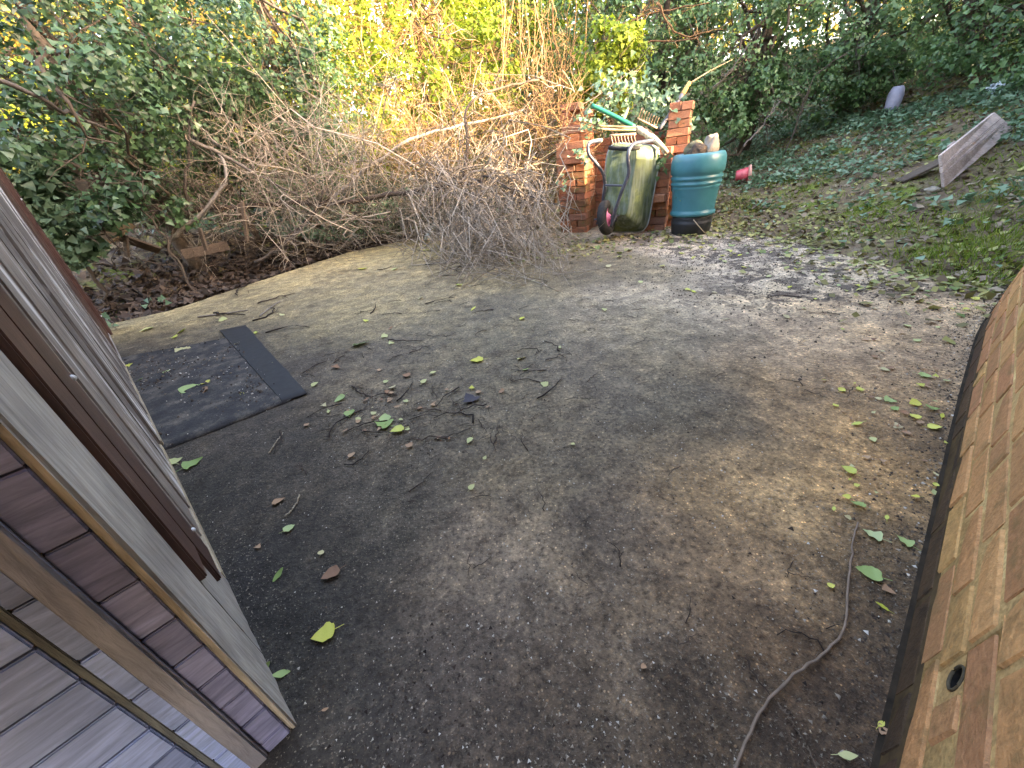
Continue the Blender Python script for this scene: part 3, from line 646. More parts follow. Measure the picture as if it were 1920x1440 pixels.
# ------------------------------------------------------------------ tools and sticks lying on the bay
def rod(name, label, cat, pts, r0, r1, m, k=10, n=14, wob=0.0, parent=None):
    tb = Tubes(); tb.add(resample(np.array(pts), n, wob), r0, r1, k, .5); o = tb.build(name, m)
    if parent is not None: return put_link(o, parent)
    link(o, None, label, cat); return o
m_green = plain_mat('green_plastic', (.008, .15, .085, 1), (.014, .21, .12, 1), 12, .35, .5)
rod('green_pole', 'bright green plastic tube lying across the brick bay', 'pole', [P(1110, 198, 4.62), P(1150, 217, 4.5), P(1190, 238, 4.40)], .021, .021, m_green)
cane = wood_mat('cane', (.03, .022, .018, 1), (.48, .40, .22, 1), (1, 1, 1), .5, 30, None, 9)
rod('bamboo_cane', 'upper mottled bamboo cane on top of the bricks', 'cane', [P(1122, 236, 4.35), P(1165, 238, 4.34), P(1208, 240, 4.33)], .011, .010, cane)
rod('bamboo_cane', 'lower mottled bamboo cane on top of the bricks', 'cane', [P(1126, 242, 4.30), P(1160, 244, 4.29), P(1192, 243, 4.29)], .011, .010, cane)
m_pale = wood_mat('pale_wood', (.30, .21, .11, 1), (.55, .42, .25, 1), (8, 8, 1), .7, 30, None, 10)
m_bone = wood_mat('pale_bark', (.24, .19, .12, 1), (.62, .54, .40, 1), (6, 6, 1), .8, 30, ((.40, .36, .05, 1), 6, .62), 10)
gs = thing('gnarled_stick', 'gnarled pale stick with peeling bark on top of the tray', 'stick', P(1215, 255, 4.22))
rod('stick', '', '', [P(1192, 240, 4.30), P(1207, 248, 4.27), P(1222, 258, 4.22), P(1238, 268, 4.18), P(1252, 286, 4.14)], np.array([.022, .027, .03, .03, .028, .03, .027, .025, .023, .02, .018, .014]), None, m_bone, 9, 12, .004, gs)
rod('fork', '', '', [P(1230, 262, 4.2), P(1240, 276, 4.17), P(1247, 291, 4.15)], .017, .009, m_bone, 8, 6, .003, gs)
rod('fork', '', '', [P(1205, 238, 4.3), P(1217, 245, 4.25), P(1228, 258, 4.22)], .012, .009, m_bark_dark, 7, 6, .003, gs)
spd = thing('spade', 'long garden tool with dark steel socket and worn orange wooden shaft', 'garden tool', P(1258, 210, 4.6))
rod('socket', '', '', [P(1237, 242, 4.5), P(1258, 210, 4.58), P(1279, 178, 4.66)], .016, .021, plain_mat('dull_steel', (.07, .075, .09, 1), (.15, .155, .18, 1), 20, .45, .5), 10, 8, 0, spd)
rod('shaft', '', '', [P(1278, 180, 4.66), P(1285, 168, 4.68), P(1293, 155, 4.71)], .024, .02, wood_mat('shaft_wood', (.40, .20, .06, 1), (.55, .33, .12, 1), (8, 8, 1), .6), 10, 6, 0, spd)
rod('cane', 'thin pale cane rising from the wooden shaft', 'cane', [P(1292, 157, 4.71), P(1330, 133, 4.8), P(1373, 112, 4.9)], .007, .005, m_pale, 6, 8)
rod('peg', 'short whitish wooden peg upright in the ivy on the bay', 'peg', [P(1169, 226, 4.55), P(1173, 215, 4.6), P(1178, 203, 4.64)], .014, .011, m_bone, 7, 5)
def rake(label, pa, pb, y, n, L, down):
    t = thing('rake_head', label, 'rake', P(*pa, y)); rod('back', '', '', [P(*pa, y), P(*pb, y)], .010, .010, m_rust, 7, 4, 0, t)
    for i in range(n):
        u = (i + .5) / n; p = P(pa[0] + (pb[0] - pa[0]) * u, pa[1] + (pb[1] - pa[1]) * u, y)
        q = p + np.array([.0, -.02, down * .55]); e = p + np.array([.006, -.055, down])
        rod('tine', '', '', [p, q, e], .0045, .0035, m_rust, 5, 5, 0, t)
m_rust = plain_mat('rusty_wire', (.20, .10, .06, 1), (.5, .38, .26, 1), 40, .6, .4)
rake('small rake head with rusty tines hanging over the tray edge', (1143, 254), (1192, 251), 4.22, 8, .07, -.075)
rake('wire spring rake head among the ivy on the bricks', (1195, 222), (1232, 240), 4.45, 8, .07, .075)

# ------------------------------------------------------------------ things on the bank
m_redp = plain_mat('red_plastic', (.48, .05, .08, 1), (.62, .13, .15, 1), 15, .4, .45)
m_pinkrim = plain_mat('pale_pink_rim', (.58, .26, .2, 1), (.72, .42, .34, 1), 20, .5)
def hit(px, py, ymax=30):
    """where the ray of a pixel meets the terrain"""
    r = ray(px, py); o = np.array([0, 0, CH]); t = 0.0
    for _ in range(6000):
        t += .006 / 1.0 * (1 + t * .0) / np.linalg.norm(r) * 2; p = o + r * t
        if p[2] <= Hgt(p[0], p[1]): return p
        if p[1] > ymax: break
    return p
rp = hit(1392, 342)
red = thing('red_pot', 'small red ribbed plastic pot lying on its side in the ground ivy', 'pot', rp)
def lying(name, prof, m, parent, yaw, tilt, loc, k=28, rib=0.0):
    V = []
    for r, z in prof:
        for i in range(k):
            a = 2 * math.pi * i / k; rr = r * (1 + rib * (i % 2)); V.append((z, rr * math.cos(a), rr * math.sin(a)))
    F = [(j * k + i, j * k + (i + 1) % k, (j + 1) * k + (i + 1) % k, (j + 1) * k + i) for j in range(len(prof) - 1) for i in range(k)]
    o = mesh_np(name, np.array(V), [np.array(F)], m, None, rib == 0); link(o, parent); o.rotation_euler = (0, tilt, yaw); o.location = loc; return o
lying('pot_body', [(.0, 0), (.055, 0), (.06, .01), (.085, .15), (.08, .15), (.055, .02), (0, .015)], m_redp, red, -.45, -.08, (-.11, 0, .085), rib=.06)
lying('pot_rim', [(.086, .14), (.108, .152), (.112, .17), (.104, .176), (.088, .17), (.08, .15)], m_pinkrim, red, -.45, -.08, (-.11, 0, .085))

m_panel = wood_mat('panel_wood', (.36, .275, .235, 1), (.62, .50, .44, 1), (1.3, 9, 9), .8, 30, ((.25, .17, .12, 1), 6, .64), 9)
m_plankold = wood_mat('old_plank', (.075, .055, .04, 1), (.17, .125, .088, 1), (1.5, 9, 9), .8, 30, None, 9)
def board_from(name, q, th, m, parent=None, **k):
    """solid board from four corner points (front face) and a thickness"""
    q = np.array(q, float); n = np.cross(q[1] - q[0], q[3] - q[0]); n /= np.linalg.norm(n)
    bm = bmesh.new(); vs_ = [bm.verts.new(Vector(p)) for p in q] + [bm.verts.new(Vector(p - n * th)) for p in q]
    for f in ((0, 1, 2, 3), (7, 6, 5, 4), (0, 4, 5, 1), (1, 5, 6, 2), (2, 6, 7, 3), (3, 7, 4, 0)): bm.faces.new([vs_[i] for i in f])
    bmesh.ops.recalc_face_normals(bm, faces=list(bm.faces)); bmesh.ops.bevel(bm, geom=list(bm.edges), offset=.004, segments=1, affect='EDGES')
    c = q.mean(0)
    for v in bm.verts: v.co -= Vector(c)
    me = bpy.data.meshes.new(name); bm.to_mesh(me); bm.free(); me.materials.append(m); o = bpy.data.objects.new(name, me); link(o, parent, **k)
    o.location = Vector(c) - (Vector(parent.location) if parent else Vector((0, 0, 0))); return o
pb = hit(1765, 356); py_ = pb[1]
pan = thing('leaning_boards', 'weathered pale board panel of three planks leaning on the ivy bank', 'panel', pb)
A = [P(1758, 292, py_ + .03), P(1858, 213, py_ + .75), P(1896, 243, py_ + .62), P(1765, 353, py_ - .04)]
A = [np.array(a) for a in A]
def lerp(a, b, t): return a * (1 - t) + b * t
cuts = [0, .36, .55, 1.0]
for i in range(3):
    g = .012; t0, t1 = cuts[i] + (g if i else 0), cuts[i + 1]
    board_from('plank', [lerp(A[0], A[3], t0), lerp(A[1], A[2], t0), lerp(A[1], A[2], t1), lerp(A[0], A[3], t1)], .022, m_panel, pan)
board_from('cross_rail', [lerp(A[0], A[1], .2) + [.01, .035, 0], lerp(A[0], A[1], .3) + [.01, .035, 0], lerp(A[3], A[2], .3) + [.01, .035, 0], lerp(A[3], A[2], .2) + [.01, .035, 0]], .02, m_panel, pan)
p0, p1 = hit(1688, 346), hit(1762, 330); up_ = np.array([0, 0, .05]); dv = np.array([.05, .12, .01])
board_from('plank', [p0 + up_ * .4, p1 + up_ * 2.4, p1 + up_ * 2.4 + dv, p0 + up_ * .4 + dv], .02, m_plankold, label='brown plank lying under the pale leaning panel', cat='plank')
rock('stone', hit(1748, 362) + [0, 0, .02], (.06, .045, .03), 'small pale stone below the leaning panel', 'stone', m_stone, 21)
bp = hit(1668, 214)
m_lil = plain_mat('lilac_plastic', (.30, .30, .40, 1), (.46, .45, .56, 1), 12, .45, .4)
bot = thing('plastic_tub', 'pale lilac plastic tub at the foot of the dark hedge', 'tub', bp)
o = lathe('tub_body', [(0, .0), (.06, 0), (.075, .05), (.085, .2), (.07, .27), (.05, .30), (.045, .30), (.04, .26)], m_lil, bot, 24)
lathe('tub_foot', [(.0, -.005), (.066, -.005), (.082, .048), (.078, .05)], m_black, bot, 24)
wp = hit(1862, 180)
def crumple(name, loc, s, label, cat, m, seed):
    o = rock(name, loc, s, label, cat, m, seed)
    for v in o.data.vertices: v.co += Vector([random.gauss(0, s[0] * .16) for _ in range(3)])
    return o
crumple('plastic_scrap', wp + [0, 0, .05], (.09, .06, .07), 'crumpled pale blue plastic scrap on the bank by the dark hedge', 'scrap', plain_mat('scrap', (.45, .52, .58, 1), (.65, .7, .74, 1), 10, .5), 5)
tbp = G(806, 436, .05)
rod('plastic_pipe', 'short pale turquoise plastic pipe offcut under the twig heap', 'pipe', [P(796, 450, 5.35), P(806, 436, 5.42), P(818, 417, 5.5)], .028, .028, plain_mat('pale_pipe', (.34, .43, .41, 1), (.52, .6, .58, 1), 10, .5), 10, 5)

# felt mats on the slab
def felt_mat():
    M = MT('felt', .8, .3); co = M.coord('World'); n = M.noise(co, 9, 7, .7); f = M.noise(co, 130, 4, .7)
    c = M.ramp(n, [(.35, (.016, .016, .018, 1)), (.5, (.032, .031, .031, 1)), (.62, (.085, .075, .062, 1)), (.75, (.14, .12, .095, 1))]); M.base(M.mix(1.0, c, M.ramp(f, [(.3, (.6, .6, .6, 1)), (.7, (1.6, 1.6, 1.6, 1))]), 'MULTIPLY')); M.bump(f, .6, .004); return M.m
m_felt = felt_mat()
m_felt2 = plain_mat('felt_clean', (.013, .0135, .015, 1), (.022, .0225, .024, 1), 30, .7, .35, .2)
def sheet(name, corners, z, th, m, label, cat, wav=.003, n=26):
    c = np.array([G(*q) for q in corners]); u = np.linspace(0, 1, n); U, Vv = np.meshgrid(u, u)
    p = (c[0][None, None] * ((1 - U) * (1 - Vv))[..., None] + c[1][None, None] * (U * (1 - Vv))[..., None] + c[2][None, None] * (U * Vv)[..., None] + c[3][None, None] * ((1 - U) * Vv)[..., None])
    ed = np.minimum(np.minimum(U, 1 - U), np.minimum(Vv, 1 - Vv))
    jx = np.where(ed < .001, 1, 0) * .012
    p[..., 0] += jx * (fbm(p[..., 0], p[..., 1], .08, 31) - .5); p[..., 1] += jx * (fbm(p[..., 0], p[..., 1], .08, 32) - .5)
    p[..., 2] = z + wav * (fbm(p[..., 0], p[..., 1], .25, 33) - .5) * 2
    q = p.copy(); q[..., 2] -= th; V = np.concatenate([p.reshape(-1, 3), q.reshape(-1, 3)]); F = [grid_faces(n, n)]
    rim = list(range(n)) + [i * n + n - 1 for i in range(1, n)] + [(n - 1) * n + i for i in range(n - 2, -1, -1)] + [i * n for i in range(n - 2, 0, -1)]
    F.append(np.array([(rim[i], rim[i] + n * n, rim[(i + 1) % len(rim)] + n * n, rim[(i + 1) % len(rim)]) for i in range(len(rim))]))
    o = mesh_np(name, V, F, m); link(o, None, label, cat); return o
sheet('felt_mat', [(205, 676), (436, 634), (548, 752), (280, 856)], .009, .012, m_felt, 'large dirty black felt mat on the concrete by the shed', 'mat', .003)
sheet('felt_strip', [(412, 622), (462, 612), (578, 741), (531, 757)], .0115, .004, m_felt2, 'narrow clean black felt strip overlapping the far edge of the mat', 'mat', .0008)
#@@VEG
# ------------------------------------------------------------------ vegetation
def crown_points(c, rad, nclump, per, cr, r=rng, shell=.55, zmin=None):
    c = np.asarray(c, float); rad = np.asarray(rad, float)
    d = r.normal(0, 1, (nclump, 3)); d /= np.linalg.norm(d, axis=1)[:, None]
    k = c + d * rad * (shell + (1.05 - shell) * r.random((nclump, 1)) ** .6)
    n = nclump * per; idx = np.repeat(np.arange(nclump), per); size = cr * (.6 + .8 * r.random(nclump))[idx]
    v = r.normal(0, 1, (n, 3)); v /= np.linalg.norm(v, axis=1)[:, None]
    p = k[idx] + v * (size * r.random(n) ** .45)[:, None] * np.array([1, 1, .8])
    out = (p - c) / rad; out /= np.linalg.norm(out, axis=1)[:, None] + 1e-9
    N = v * .5 + out * .5 + np.array([0, -.15, .55]) + r.normal(0, .45, (n, 3))
    tone = np.clip(r.random(nclump)[idx] * .55 + r.random(n) * .45, 0, 1)
    if zmin is not None:
        ok = p[:, 2] > Hgt(p[:, 0], p[:, 1]) + zmin; p, N, tone = p[ok], N[ok], tone[ok]
    return p, N, tone
def tree(name, label, cat, parts, leafm, trunk, per=60, nc=90, cr=.2, size=.047, shape='ivy', limbs=10, bark=None, group=None, twigL=.5):
    """parts: crown ellipsoids (px, py, y, rx, ry, rz); trunk: list of points, radius"""
    base = np.array(trunk[0][0]); t = thing(name, label, cat, base, group)
    ps, ns, ts = [], [], []
    for (px, py, y, rx, ry, rz) in parts:
        c = P(px, py, y); k = max(20, int(nc * (rx * rz))); a = crown_points(c, (rx, ry, rz), k, per, cr, zmin=.02); ps.append(a[0]); ns.append(a[1]); ts.append(a[2])
    p = np.concatenate(ps); o = leaves('crown', p, np.concatenate(ns), size * (.45 + 1.15 * rng.random(len(p))), shape, leafm, np.concatenate(ts)); put_link(o, t)
    tb = Tubes(); path = resample(np.array(trunk[0]), 16, .012); tb.add(path, trunk[1], trunk[1] * .55, 9); put_link(tb.build('trunk', bark or m_bark_brown), t)
    if limbs:
        tb = Tubes()
        for (px, py, y, rx, ry, rz) in parts:
            c = P(px, py, y)
            for _ in range(limbs):
                s_ = path[rng.integers(4, 16)]; e = c + rng.normal(0, .45, 3) * np.array([rx, ry, rz]); q = curve_pts(s_, e, 7, .12, .03); tb.add(q, trunk[1] * .3, .006, 5)
                side_twigs(tb, q, rng, 6, twigL, 1, 3, r0=.005)
        put_link(tb.build('limbs', bark or m_bark_brown), t)
    return t
def gz(x, y): return np.array([x, y, float(Hgt(x, y)) - .03])
def trunk_to(px, py, y, lean=(0, 0), r=.06, top=1.0):
    c = P(px, py, y); b = gz(c[0] + lean[0], c[1] + lean[1]); return [b, lerp(b, c, .5) + [.05, .03, 0], c, c + [.05, .1, top]], r
gtree = 'ivy clad trees and shrubs round the slab'
tree('ivy_tree', 'leftmost ivy covered tree with a stout brown trunk above the shed', 'tree', [(70, 110, 4.4, 1.0, .7, .85), (150, 250, 4.3, .55, .5, .45), (-60, 190, 3.6, .6, .5, .6)], m_leaf_ivy, trunk_to(112, 150, 4.6, (.0, .5), .085), per=62, nc=105, cr=.2, group=gtree)
tree('ivy_tree', 'green ivy tree behind the tall dead stems, second from the shed', 'tree', [(290, 60, 5.2, 1.0, .7, .85), (330, 190, 5.3, .7, .5, .6)], m_leaf_ivy, trunk_to(280, 120, 5.6, (.2, .3), .05), per=62, nc=125, group=gtree)
tree('ivy_tree', 'broad ivy thicket between the green tree and the yellow shrub', 'tree', [(480, 90, 6.2, 1.0, .7, 1.0), (560, 210, 6.3, .95, .6, .7), (420, 250, 5.9, .6, .4, .5)], m_leaf_ivy, trunk_to(520, 150, 6.4, (-.2, .2), .06), per=62, nc=125, group=gtree)
tree('ivy_bush', 'low glossy dark ivy bush beside the far shed post', 'bush', [(92, 420, 3.85, .36, .3, .30), (50, 350, 3.9, .42, .3, .33)], m_leaf_blue, trunk_to(92, 430, 3.95, (0, .1), .02, .2), per=70, nc=420, cr=.12, size=.062, limbs=4, group=gtree, twigL=.2)
tree('ivy_bush', 'loose ivy bush growing through the old planks', 'bush', [(225, 345, 3.75, .20, .12, .17), (185, 395, 3.6, .13, .08, .11), (300, 400, 4.6, .3, .25, .2)], m_leaf_ivy, trunk_to(235, 350, 3.85, (0, .1), .012, .1), per=22, nc=260, cr=.13, size=.05, limbs=4, group=gtree, twigL=.25)
tree('leafy_shrub', 'bright yellow green shrub catching the sun behind the dead branches', 'shrub', [(800, 90, 7.3, .95, .6, 1.1), (660, 130, 7.1, .6, .5, .9), (760, 200, 6.9, .8, .5, .5), (900, 130, 6.7, .7, .35, .6), (700, 260, 6.5, .5, .3, .3)], m_leaf_yel, trunk_to(790, 130, 7.4, (0, .1), .04), per=52, nc=80, cr=.17, size=.05, bark=m_bark_tan, group=gtree)
tree('leafy_shrub', 'tall pale yellow shrub behind the bare hazel stems', 'shrub', [(960, 30, 8.6, 1.1, .6, 1.2), (870, 200, 8.2, .9, .5, .6)], m_leaf_yel, trunk_to(950, 80, 8.7, (0, .1), .04), per=46, nc=60, cr=.2, size=.055, bark=m_bark_tan, group=gtree)
tree('ivy_bush', 'yellow green ivy bush just behind the brick bay', 'bush', [(1150, 130, 5.75, .42, .3, .42), (1120, 170, 5.6, .3, .25, .25)], m_leaf_yel, trunk_to(1150, 150, 5.8, (0, .1), .03, .2), per=60, nc=300, cr=.13, size=.05, limbs=5, group=gtree)
tree('ivy_tree', 'dark ivy tree behind the orange shafted tool', 'tree', [(1230, 30, 6.9, .8, .6, 1.0), (1290, 130, 6.5, .6, .5, .8), (1110, 10, 7.6, .7, .5, .8)], m_leaf_ivydark, trunk_to(1245, 60, 7.0, (.1, .3), .07), per=60, nc=95, cr=.17, size=.045, group=gtree)
tree('ivy_tree', 'dense ivy tree with black hollows above the red pot', 'tree', [(1400, 60, 6.4, .95, .6, .95), (1430, 180, 6.2, .7, .4, .42), (1370, 220, 6.1, .5, .3, .3)], m_leaf_ivydark, trunk_to(1430, 120, 6.6, (.1, .3), .09), per=60, nc=95, cr=.17, size=.045, group=gtree)
tree('ivy_tree', 'spreading ivy tree with a crooked bare limb above the lilac tub', 'tree', [(1590, 30, 6.2, 1.1, .6, 1.0), (1560, 150, 6.3, .8, .4, .45), (1640, 130, 6.3, .5, .4, .35)], m_leaf_ivydark, trunk_to(1620, 90, 6.6, (.1, .3), .10), per=60, nc=90, cr=.18, size=.045, group=gtree)
tree('ivy_tree', 'shady evergreen at the top of the bank, furthest from the shed', 'tree', [(1790, 10, 6.3, 1.3, .7, 1.0), (1910, 60, 5.6, .8, .6, .6), (2000, -20, 5.0, 1.2, .8, 1.0)], m_leaf_ivydark, trunk_to(1800, 70, 6.6, (.1, .3), .12), per=60, nc=80, cr=.19, size=.046, group=gtree)
tree('ivy_bush', 'pale green ivy mass under the long sloping bough', 'bush', [(600, 425, 6.4, .6, .3, .25), (690, 400, 6.6, .5, .3, .2)], m_leaf_blue, trunk_to(600, 430, 6.5, (0, .1), .02, .1), per=50, nc=300, cr=.13, size=.045, limbs=3, group=gtree, twigL=.2)
tree('ivy_bush', 'dark ivy undergrowth behind the tall dead stem', 'bush', [(420, 330, 6.0, .9, .4, .45), (300, 300, 5.6, .6, .4, .4), (540, 330, 6.4, .7, .4, .4)], m_leaf_ivydark, trunk_to(420, 340, 6.2, (0, .1), .03, .2), per=55, nc=170, cr=.16, size=.05, limbs=4, group=gtree, twigL=.3)
# unseen hedge added past the picture's side to shade the bank trees
hp = []
for k in range(13):
    f = k / 12; tall = min(max((f - .2) * 4, 0), 1); c = np.array([4.75 + 4.6 * f, 2.95 + 1.1 * f - .9 * f * f, 1.8 + .9 * tall]); hp.append(crown_points(c, (.7, .7, 1.1 + .95 * tall), int(60 + 45 * tall), 45, .26))
shade_hedge = thing('hedge', 'unseen added hedge blocking the sun beyond the end of the brick wall', 'hedge', gz(6.5, 3.0))
put_link(leaves('foliage', np.concatenate([a[0] for a in hp]), np.concatenate([a[1] for a in hp]), .085, 'diamond', m_leaf_ivydark, np.concatenate([a[2] for a in hp])), shade_hedge)
tb = Tubes()
for k in range(9):
    b = gz(4.9 + k * .5, 3.0); tb.add(curve_pts(b, b + [0, 0, 2.4], 6, .04), .04, .015, 6)
put_link(tb.build('stems', m_bark_dark), shade_hedge)

# far foliage that closes the view
def far_wood(name, x0, x1, y0, y1, z1, n, m, size, seed, label=None):
    r = np.random.default_rng(seed); x = r.uniform(x0, x1, n); y = r.uniform(y0, y1, n); top = z1 * (.7 + .5 * fbm(x, y, 2.2, seed)); z = Hgt(x, y) + top * r.random(n) ** .8
    clump = fbm(x * 1.0, z * 1.3, .9, seed + 3); ok = clump > (.36 if y1 < 20 else 0); x, y, z, clump = x[ok], y[ok], z[ok], clump[ok]
    N = r.normal(0, .6, (len(x), 3)) + np.array([.1, -.5, .5]); tn = np.clip((fbm(x, z, 1.4, seed + 5) - .5) * 2.2 + .5 + r.normal(0, .14, len(x)), 0, 1)
    o = leaves(name, np.stack([x, y, z], 1), N, size * (.6 + .8 * r.random(len(x))), 'diamond', m, tn); link(o, kind='stuff'); return o
far_wood('far_foliage', -17, 1.0, 9.3, 12.5, 5.2, 70000, m_leaf_warm, .11, 51)
far_wood('far_foliage', -9, 2.5, 8.6, 9.6, 3.2, 26000, m_leaf_yel, .08, 57)
far_wood('far_undergrowth', -9, .4, 6.6, 8.2, .9, 22000, m_leaf_ivy, .06, 55)
far_wood('far_woodland', .5, 16, 8.2, 12.5, 5.5, 70000, m_leaf_ivydark, .11, 53)
far_wood('far_woodland', 6.5, 15, 4.5, 8.2, 4.0, 40000, m_leaf_ivydark, .10, 54)
far_wood('distant_trees', -60, 60, 22, 40, 16, 60000, m_leaf_warm, .5, 58)

# hazel clump : bare sunlit stems
hz = thing('hazel_clump', 'clump of bare orange lit stems rising beside the brick bay', 'bush', gz(.55, 6.9))
for i in range(17):
    px = 905 + 225 * rng.random() if i > 3 else [925, 1035, 940, 1090][i]
    y = 6.3 + 1.0 * rng.random(); b = P(px + rng.normal(0, 14), 205, y); b = gz(b[0], b[1]); e = P(px + rng.normal(0, 22) + (25 if i % 3 == 0 else 0), -60, y + .3 * rng.normal()); r0 = [.03, .028, .022][i] if i < 3 else rng.uniform(.007, .015)
    q = curve_pts(b, e, 9, .05, .012); tb = Tubes(); tb.add(q, r0, r0 * .45, 6); st = put_link(tb.build('stem', m_bark_tan), hz)
    tb = Tubes(); side_twigs(tb, q, rng, 7, .42, 1, 3, .6, .2, .0045); tw = tb.build('twigs', m_bark_tan); link(tw, st, kind='stuff')
tb = Tubes()
for pts in ([(1090, 150, 6.2), (1135, 105, 6.1), (1190, 85, 6.0), (1250, 75, 5.9), (1310, 72, 5.8)], [(1100, 120, 6.3), (1150, 60, 6.2), (1215, 25, 6.1), (1290, 10, 6.0), (1330, 5, 5.9)], [(1230, 5, 6.0), (1260, 60, 5.95), (1300, 70, 5.9), (1330, 60, 5.9)],
            [(1095, 175, 6.1), (1150, 150, 5.9), (1180, 90, 5.8), (1205, 40, 5.8)]):
    q = resample([P(*p) for p in pts], 12, .01); tb.add(q, .014, .006, 5); side_twigs(tb, q, rng, 9, .3, 1, 3, .7, .2, .0045)
put_link(tb.build('side_branches', m_bark_tan), hz)

# bare crooked limbs in the shady trees
def limb(label, pts, r0, r1, m, tw=10, tl=.35, name='dead_branch', cat='branch', group='dead branches beyond the slab', tr=.0035, depth=1, n=18, wob=.008):
    q = resample([np.array(p) if len(p) == 3 and isinstance(p, np.ndarray) else P(*p) for p in pts], n, wob); t = thing(name, label, cat, q[0], group)
    tb = Tubes(); tb.add(q, r0, r1, 8); put_link(tb.build('limb', m), t)
    if tw: tb = Tubes(); side_twigs(tb, q, rng, tw, tl, depth, 3, .7, .05, tr); put_link(tb.build('twigs', m), t, kind='stuff')
    return t
limb('pale crooked limb hanging in the ivy above the lilac tub', [(1583, -10, 6.0), (1590, 30, 5.95), (1608, 62, 5.9), (1614, 80, 5.9), (1600, 110, 5.85)], .02, .01, m_bark_grey, 8, .3)
limb('thin arching twig in the dark ivy behind the water butt', [(1335, 165, 5.9), (1370, 130, 5.8), (1400, 90, 5.75), (1420, 55, 5.7)], .009, .005, m_bark_grey, 3, .2)
limb('curved bare stem in front of the black hollow beyond the butt', [(1395, 275, 5.4), (1420, 245, 5.5), (1445, 215, 5.5), (1462, 190, 5.6)], .012, .006, m_bark_grey, 4, .2)
limb('straggling dry stems crossing the ivy face above the pot', [(1470, 290, 5.6), (1500, 215, 5.6), (1525, 140, 5.6), (1590, 100, 5.5)], .009, .004, m_bark_brown, 14, .4)
limb('slanting shadowed trunk leaning across the dark trees', [(1270, 120, 7.0), (1300, 75, 7.0), (1325, 40, 7.0), (1350, -20, 7.0)], .05, .04, m_bark_brown, 4, .3)

# dead boughs lying between slab and ivy
limb('thick crooked bough lying level across the brush', [(270, 425, 4.60), (330, 392, 4.90), (400, 385, 5.00), (470, 392, 5.10), (520, 374, 5.15), (580, 384, 5.20), (650, 380, 5.20), (710, 372, 5.15), (770, 360, 5.10), (820, 351, 5.00), (865, 345, 4.90), (905, 338, 4.80)], .028, .026, m_bark_brown, 26, .5)
limb('long pale pole like bough rising to the sunlit heap', [(600, 392, 5.4), (640, 358, 5.4), (690, 318, 5.4), (742, 276, 5.4), (790, 252, 5.5), (840, 238, 5.6), (900, 228, 5.8), (985, 205, 6.0)], .02, .012, m_bark_grey, 14, .45)
limb('forked dark branch standing up out of the heap', [(866, 350, 4.75), (874, 310, 4.70), (880, 270, 4.70), (872, 232, 4.75), (872, 200, 4.75), (890, 180, 4.80), (940, 165, 4.85), (1010, 150, 4.95)], .02, .009, m_bark_brown, 16, .35)
limb('short leaning log with a snapped end in the leaf litter', [(318, 448, 4.6), (350, 425, 4.65), (385, 395, 4.7), (410, 365, 4.75), (428, 325, 4.8), (425, 300, 4.85), (398, 280, 4.9), (365, 265, 4.95)], .026, .012, m_bark_grey, 12, .4)
limb('stout pair of stems sloping down to the slab edge', [(498, 482, 5.0), (530, 452, 5.05), (565, 425, 5.1), (600, 392, 5.15), (625, 362, 5.2)], .02, .014, m_bark_brown, 12, .4)
limb('thinner stem beside the stout sloping pair', [(478, 492, 4.9), (520, 470, 4.95), (556, 440, 5.0), (580, 410, 5.1), (612, 350, 5.2)], .017, .010, m_bark_grey, 12, .4)
limb('tan curving branch reaching over the brush from the tall stem', [(356, 262, 4.8), (400, 282, 4.85), (440, 303, 4.9), (500, 340, 5.0), (560, 366, 5.1)], .02, .010, m_bark_grey, 14, .45)
limb('tall upright dead stem in front of the ivy', [(352, 410, 4.75), (346, 360, 4.75), (352, 310, 4.8), (356, 262, 4.8), (352, 225, 4.85), (366, 190, 4.9)], .018, .009, m_bark_grey, 16, .4)
limb('dark low branch crossing behind the old planks', [(175, 330, 4.3), (215, 290, 4.5), (262, 255, 4.7), (300, 225, 4.9)], .022, .014, m_bark_dark, 10, .35)
limb('whitish bare branch slanting under the dark low branch', [(165, 350, 4.25), (200, 318, 4.4), (235, 296, 4.5), (280, 278, 4.7)], .014, .009, m_bark_grey, 6, .3)
limb('grey branch with peeling bark hooked over the hub of the heap', [(815, 395, 4.75), (850, 352, 4.7), (890, 318, 4.7), (930, 318, 4.7), (965, 335, 4.65), (985, 372, 4.6), (975, 400, 4.55)], .018, .008, m_bark_grey, 16, .35)
limb('pale limb hanging from the heap to the slab', [(905, 330, 4.75), (900, 370, 4.65), (890, 420, 4.5), (868, 450, 4.3), (850, 480, 4.1), (830, 500, 3.95)], .013, .006, m_bark_grey, 16, .35)
limb('twisted limb drooping toward the wheelbarrow', [(905, 330, 4.75), (945, 345, 4.6), (985, 365, 4.5), (1040, 382, 4.3), (1090, 396, 4.2)], .013, .004, m_bark_grey, 16, .3)
limb('pole of bare grey wood slanting in front of the ivy tree', [(-20, 141, 3.3), (50, 172, 3.4), (120, 205, 3.6), (185, 236, 3.9), (225, 252, 4.1)], .016, .010, m_bark_grey, 0)

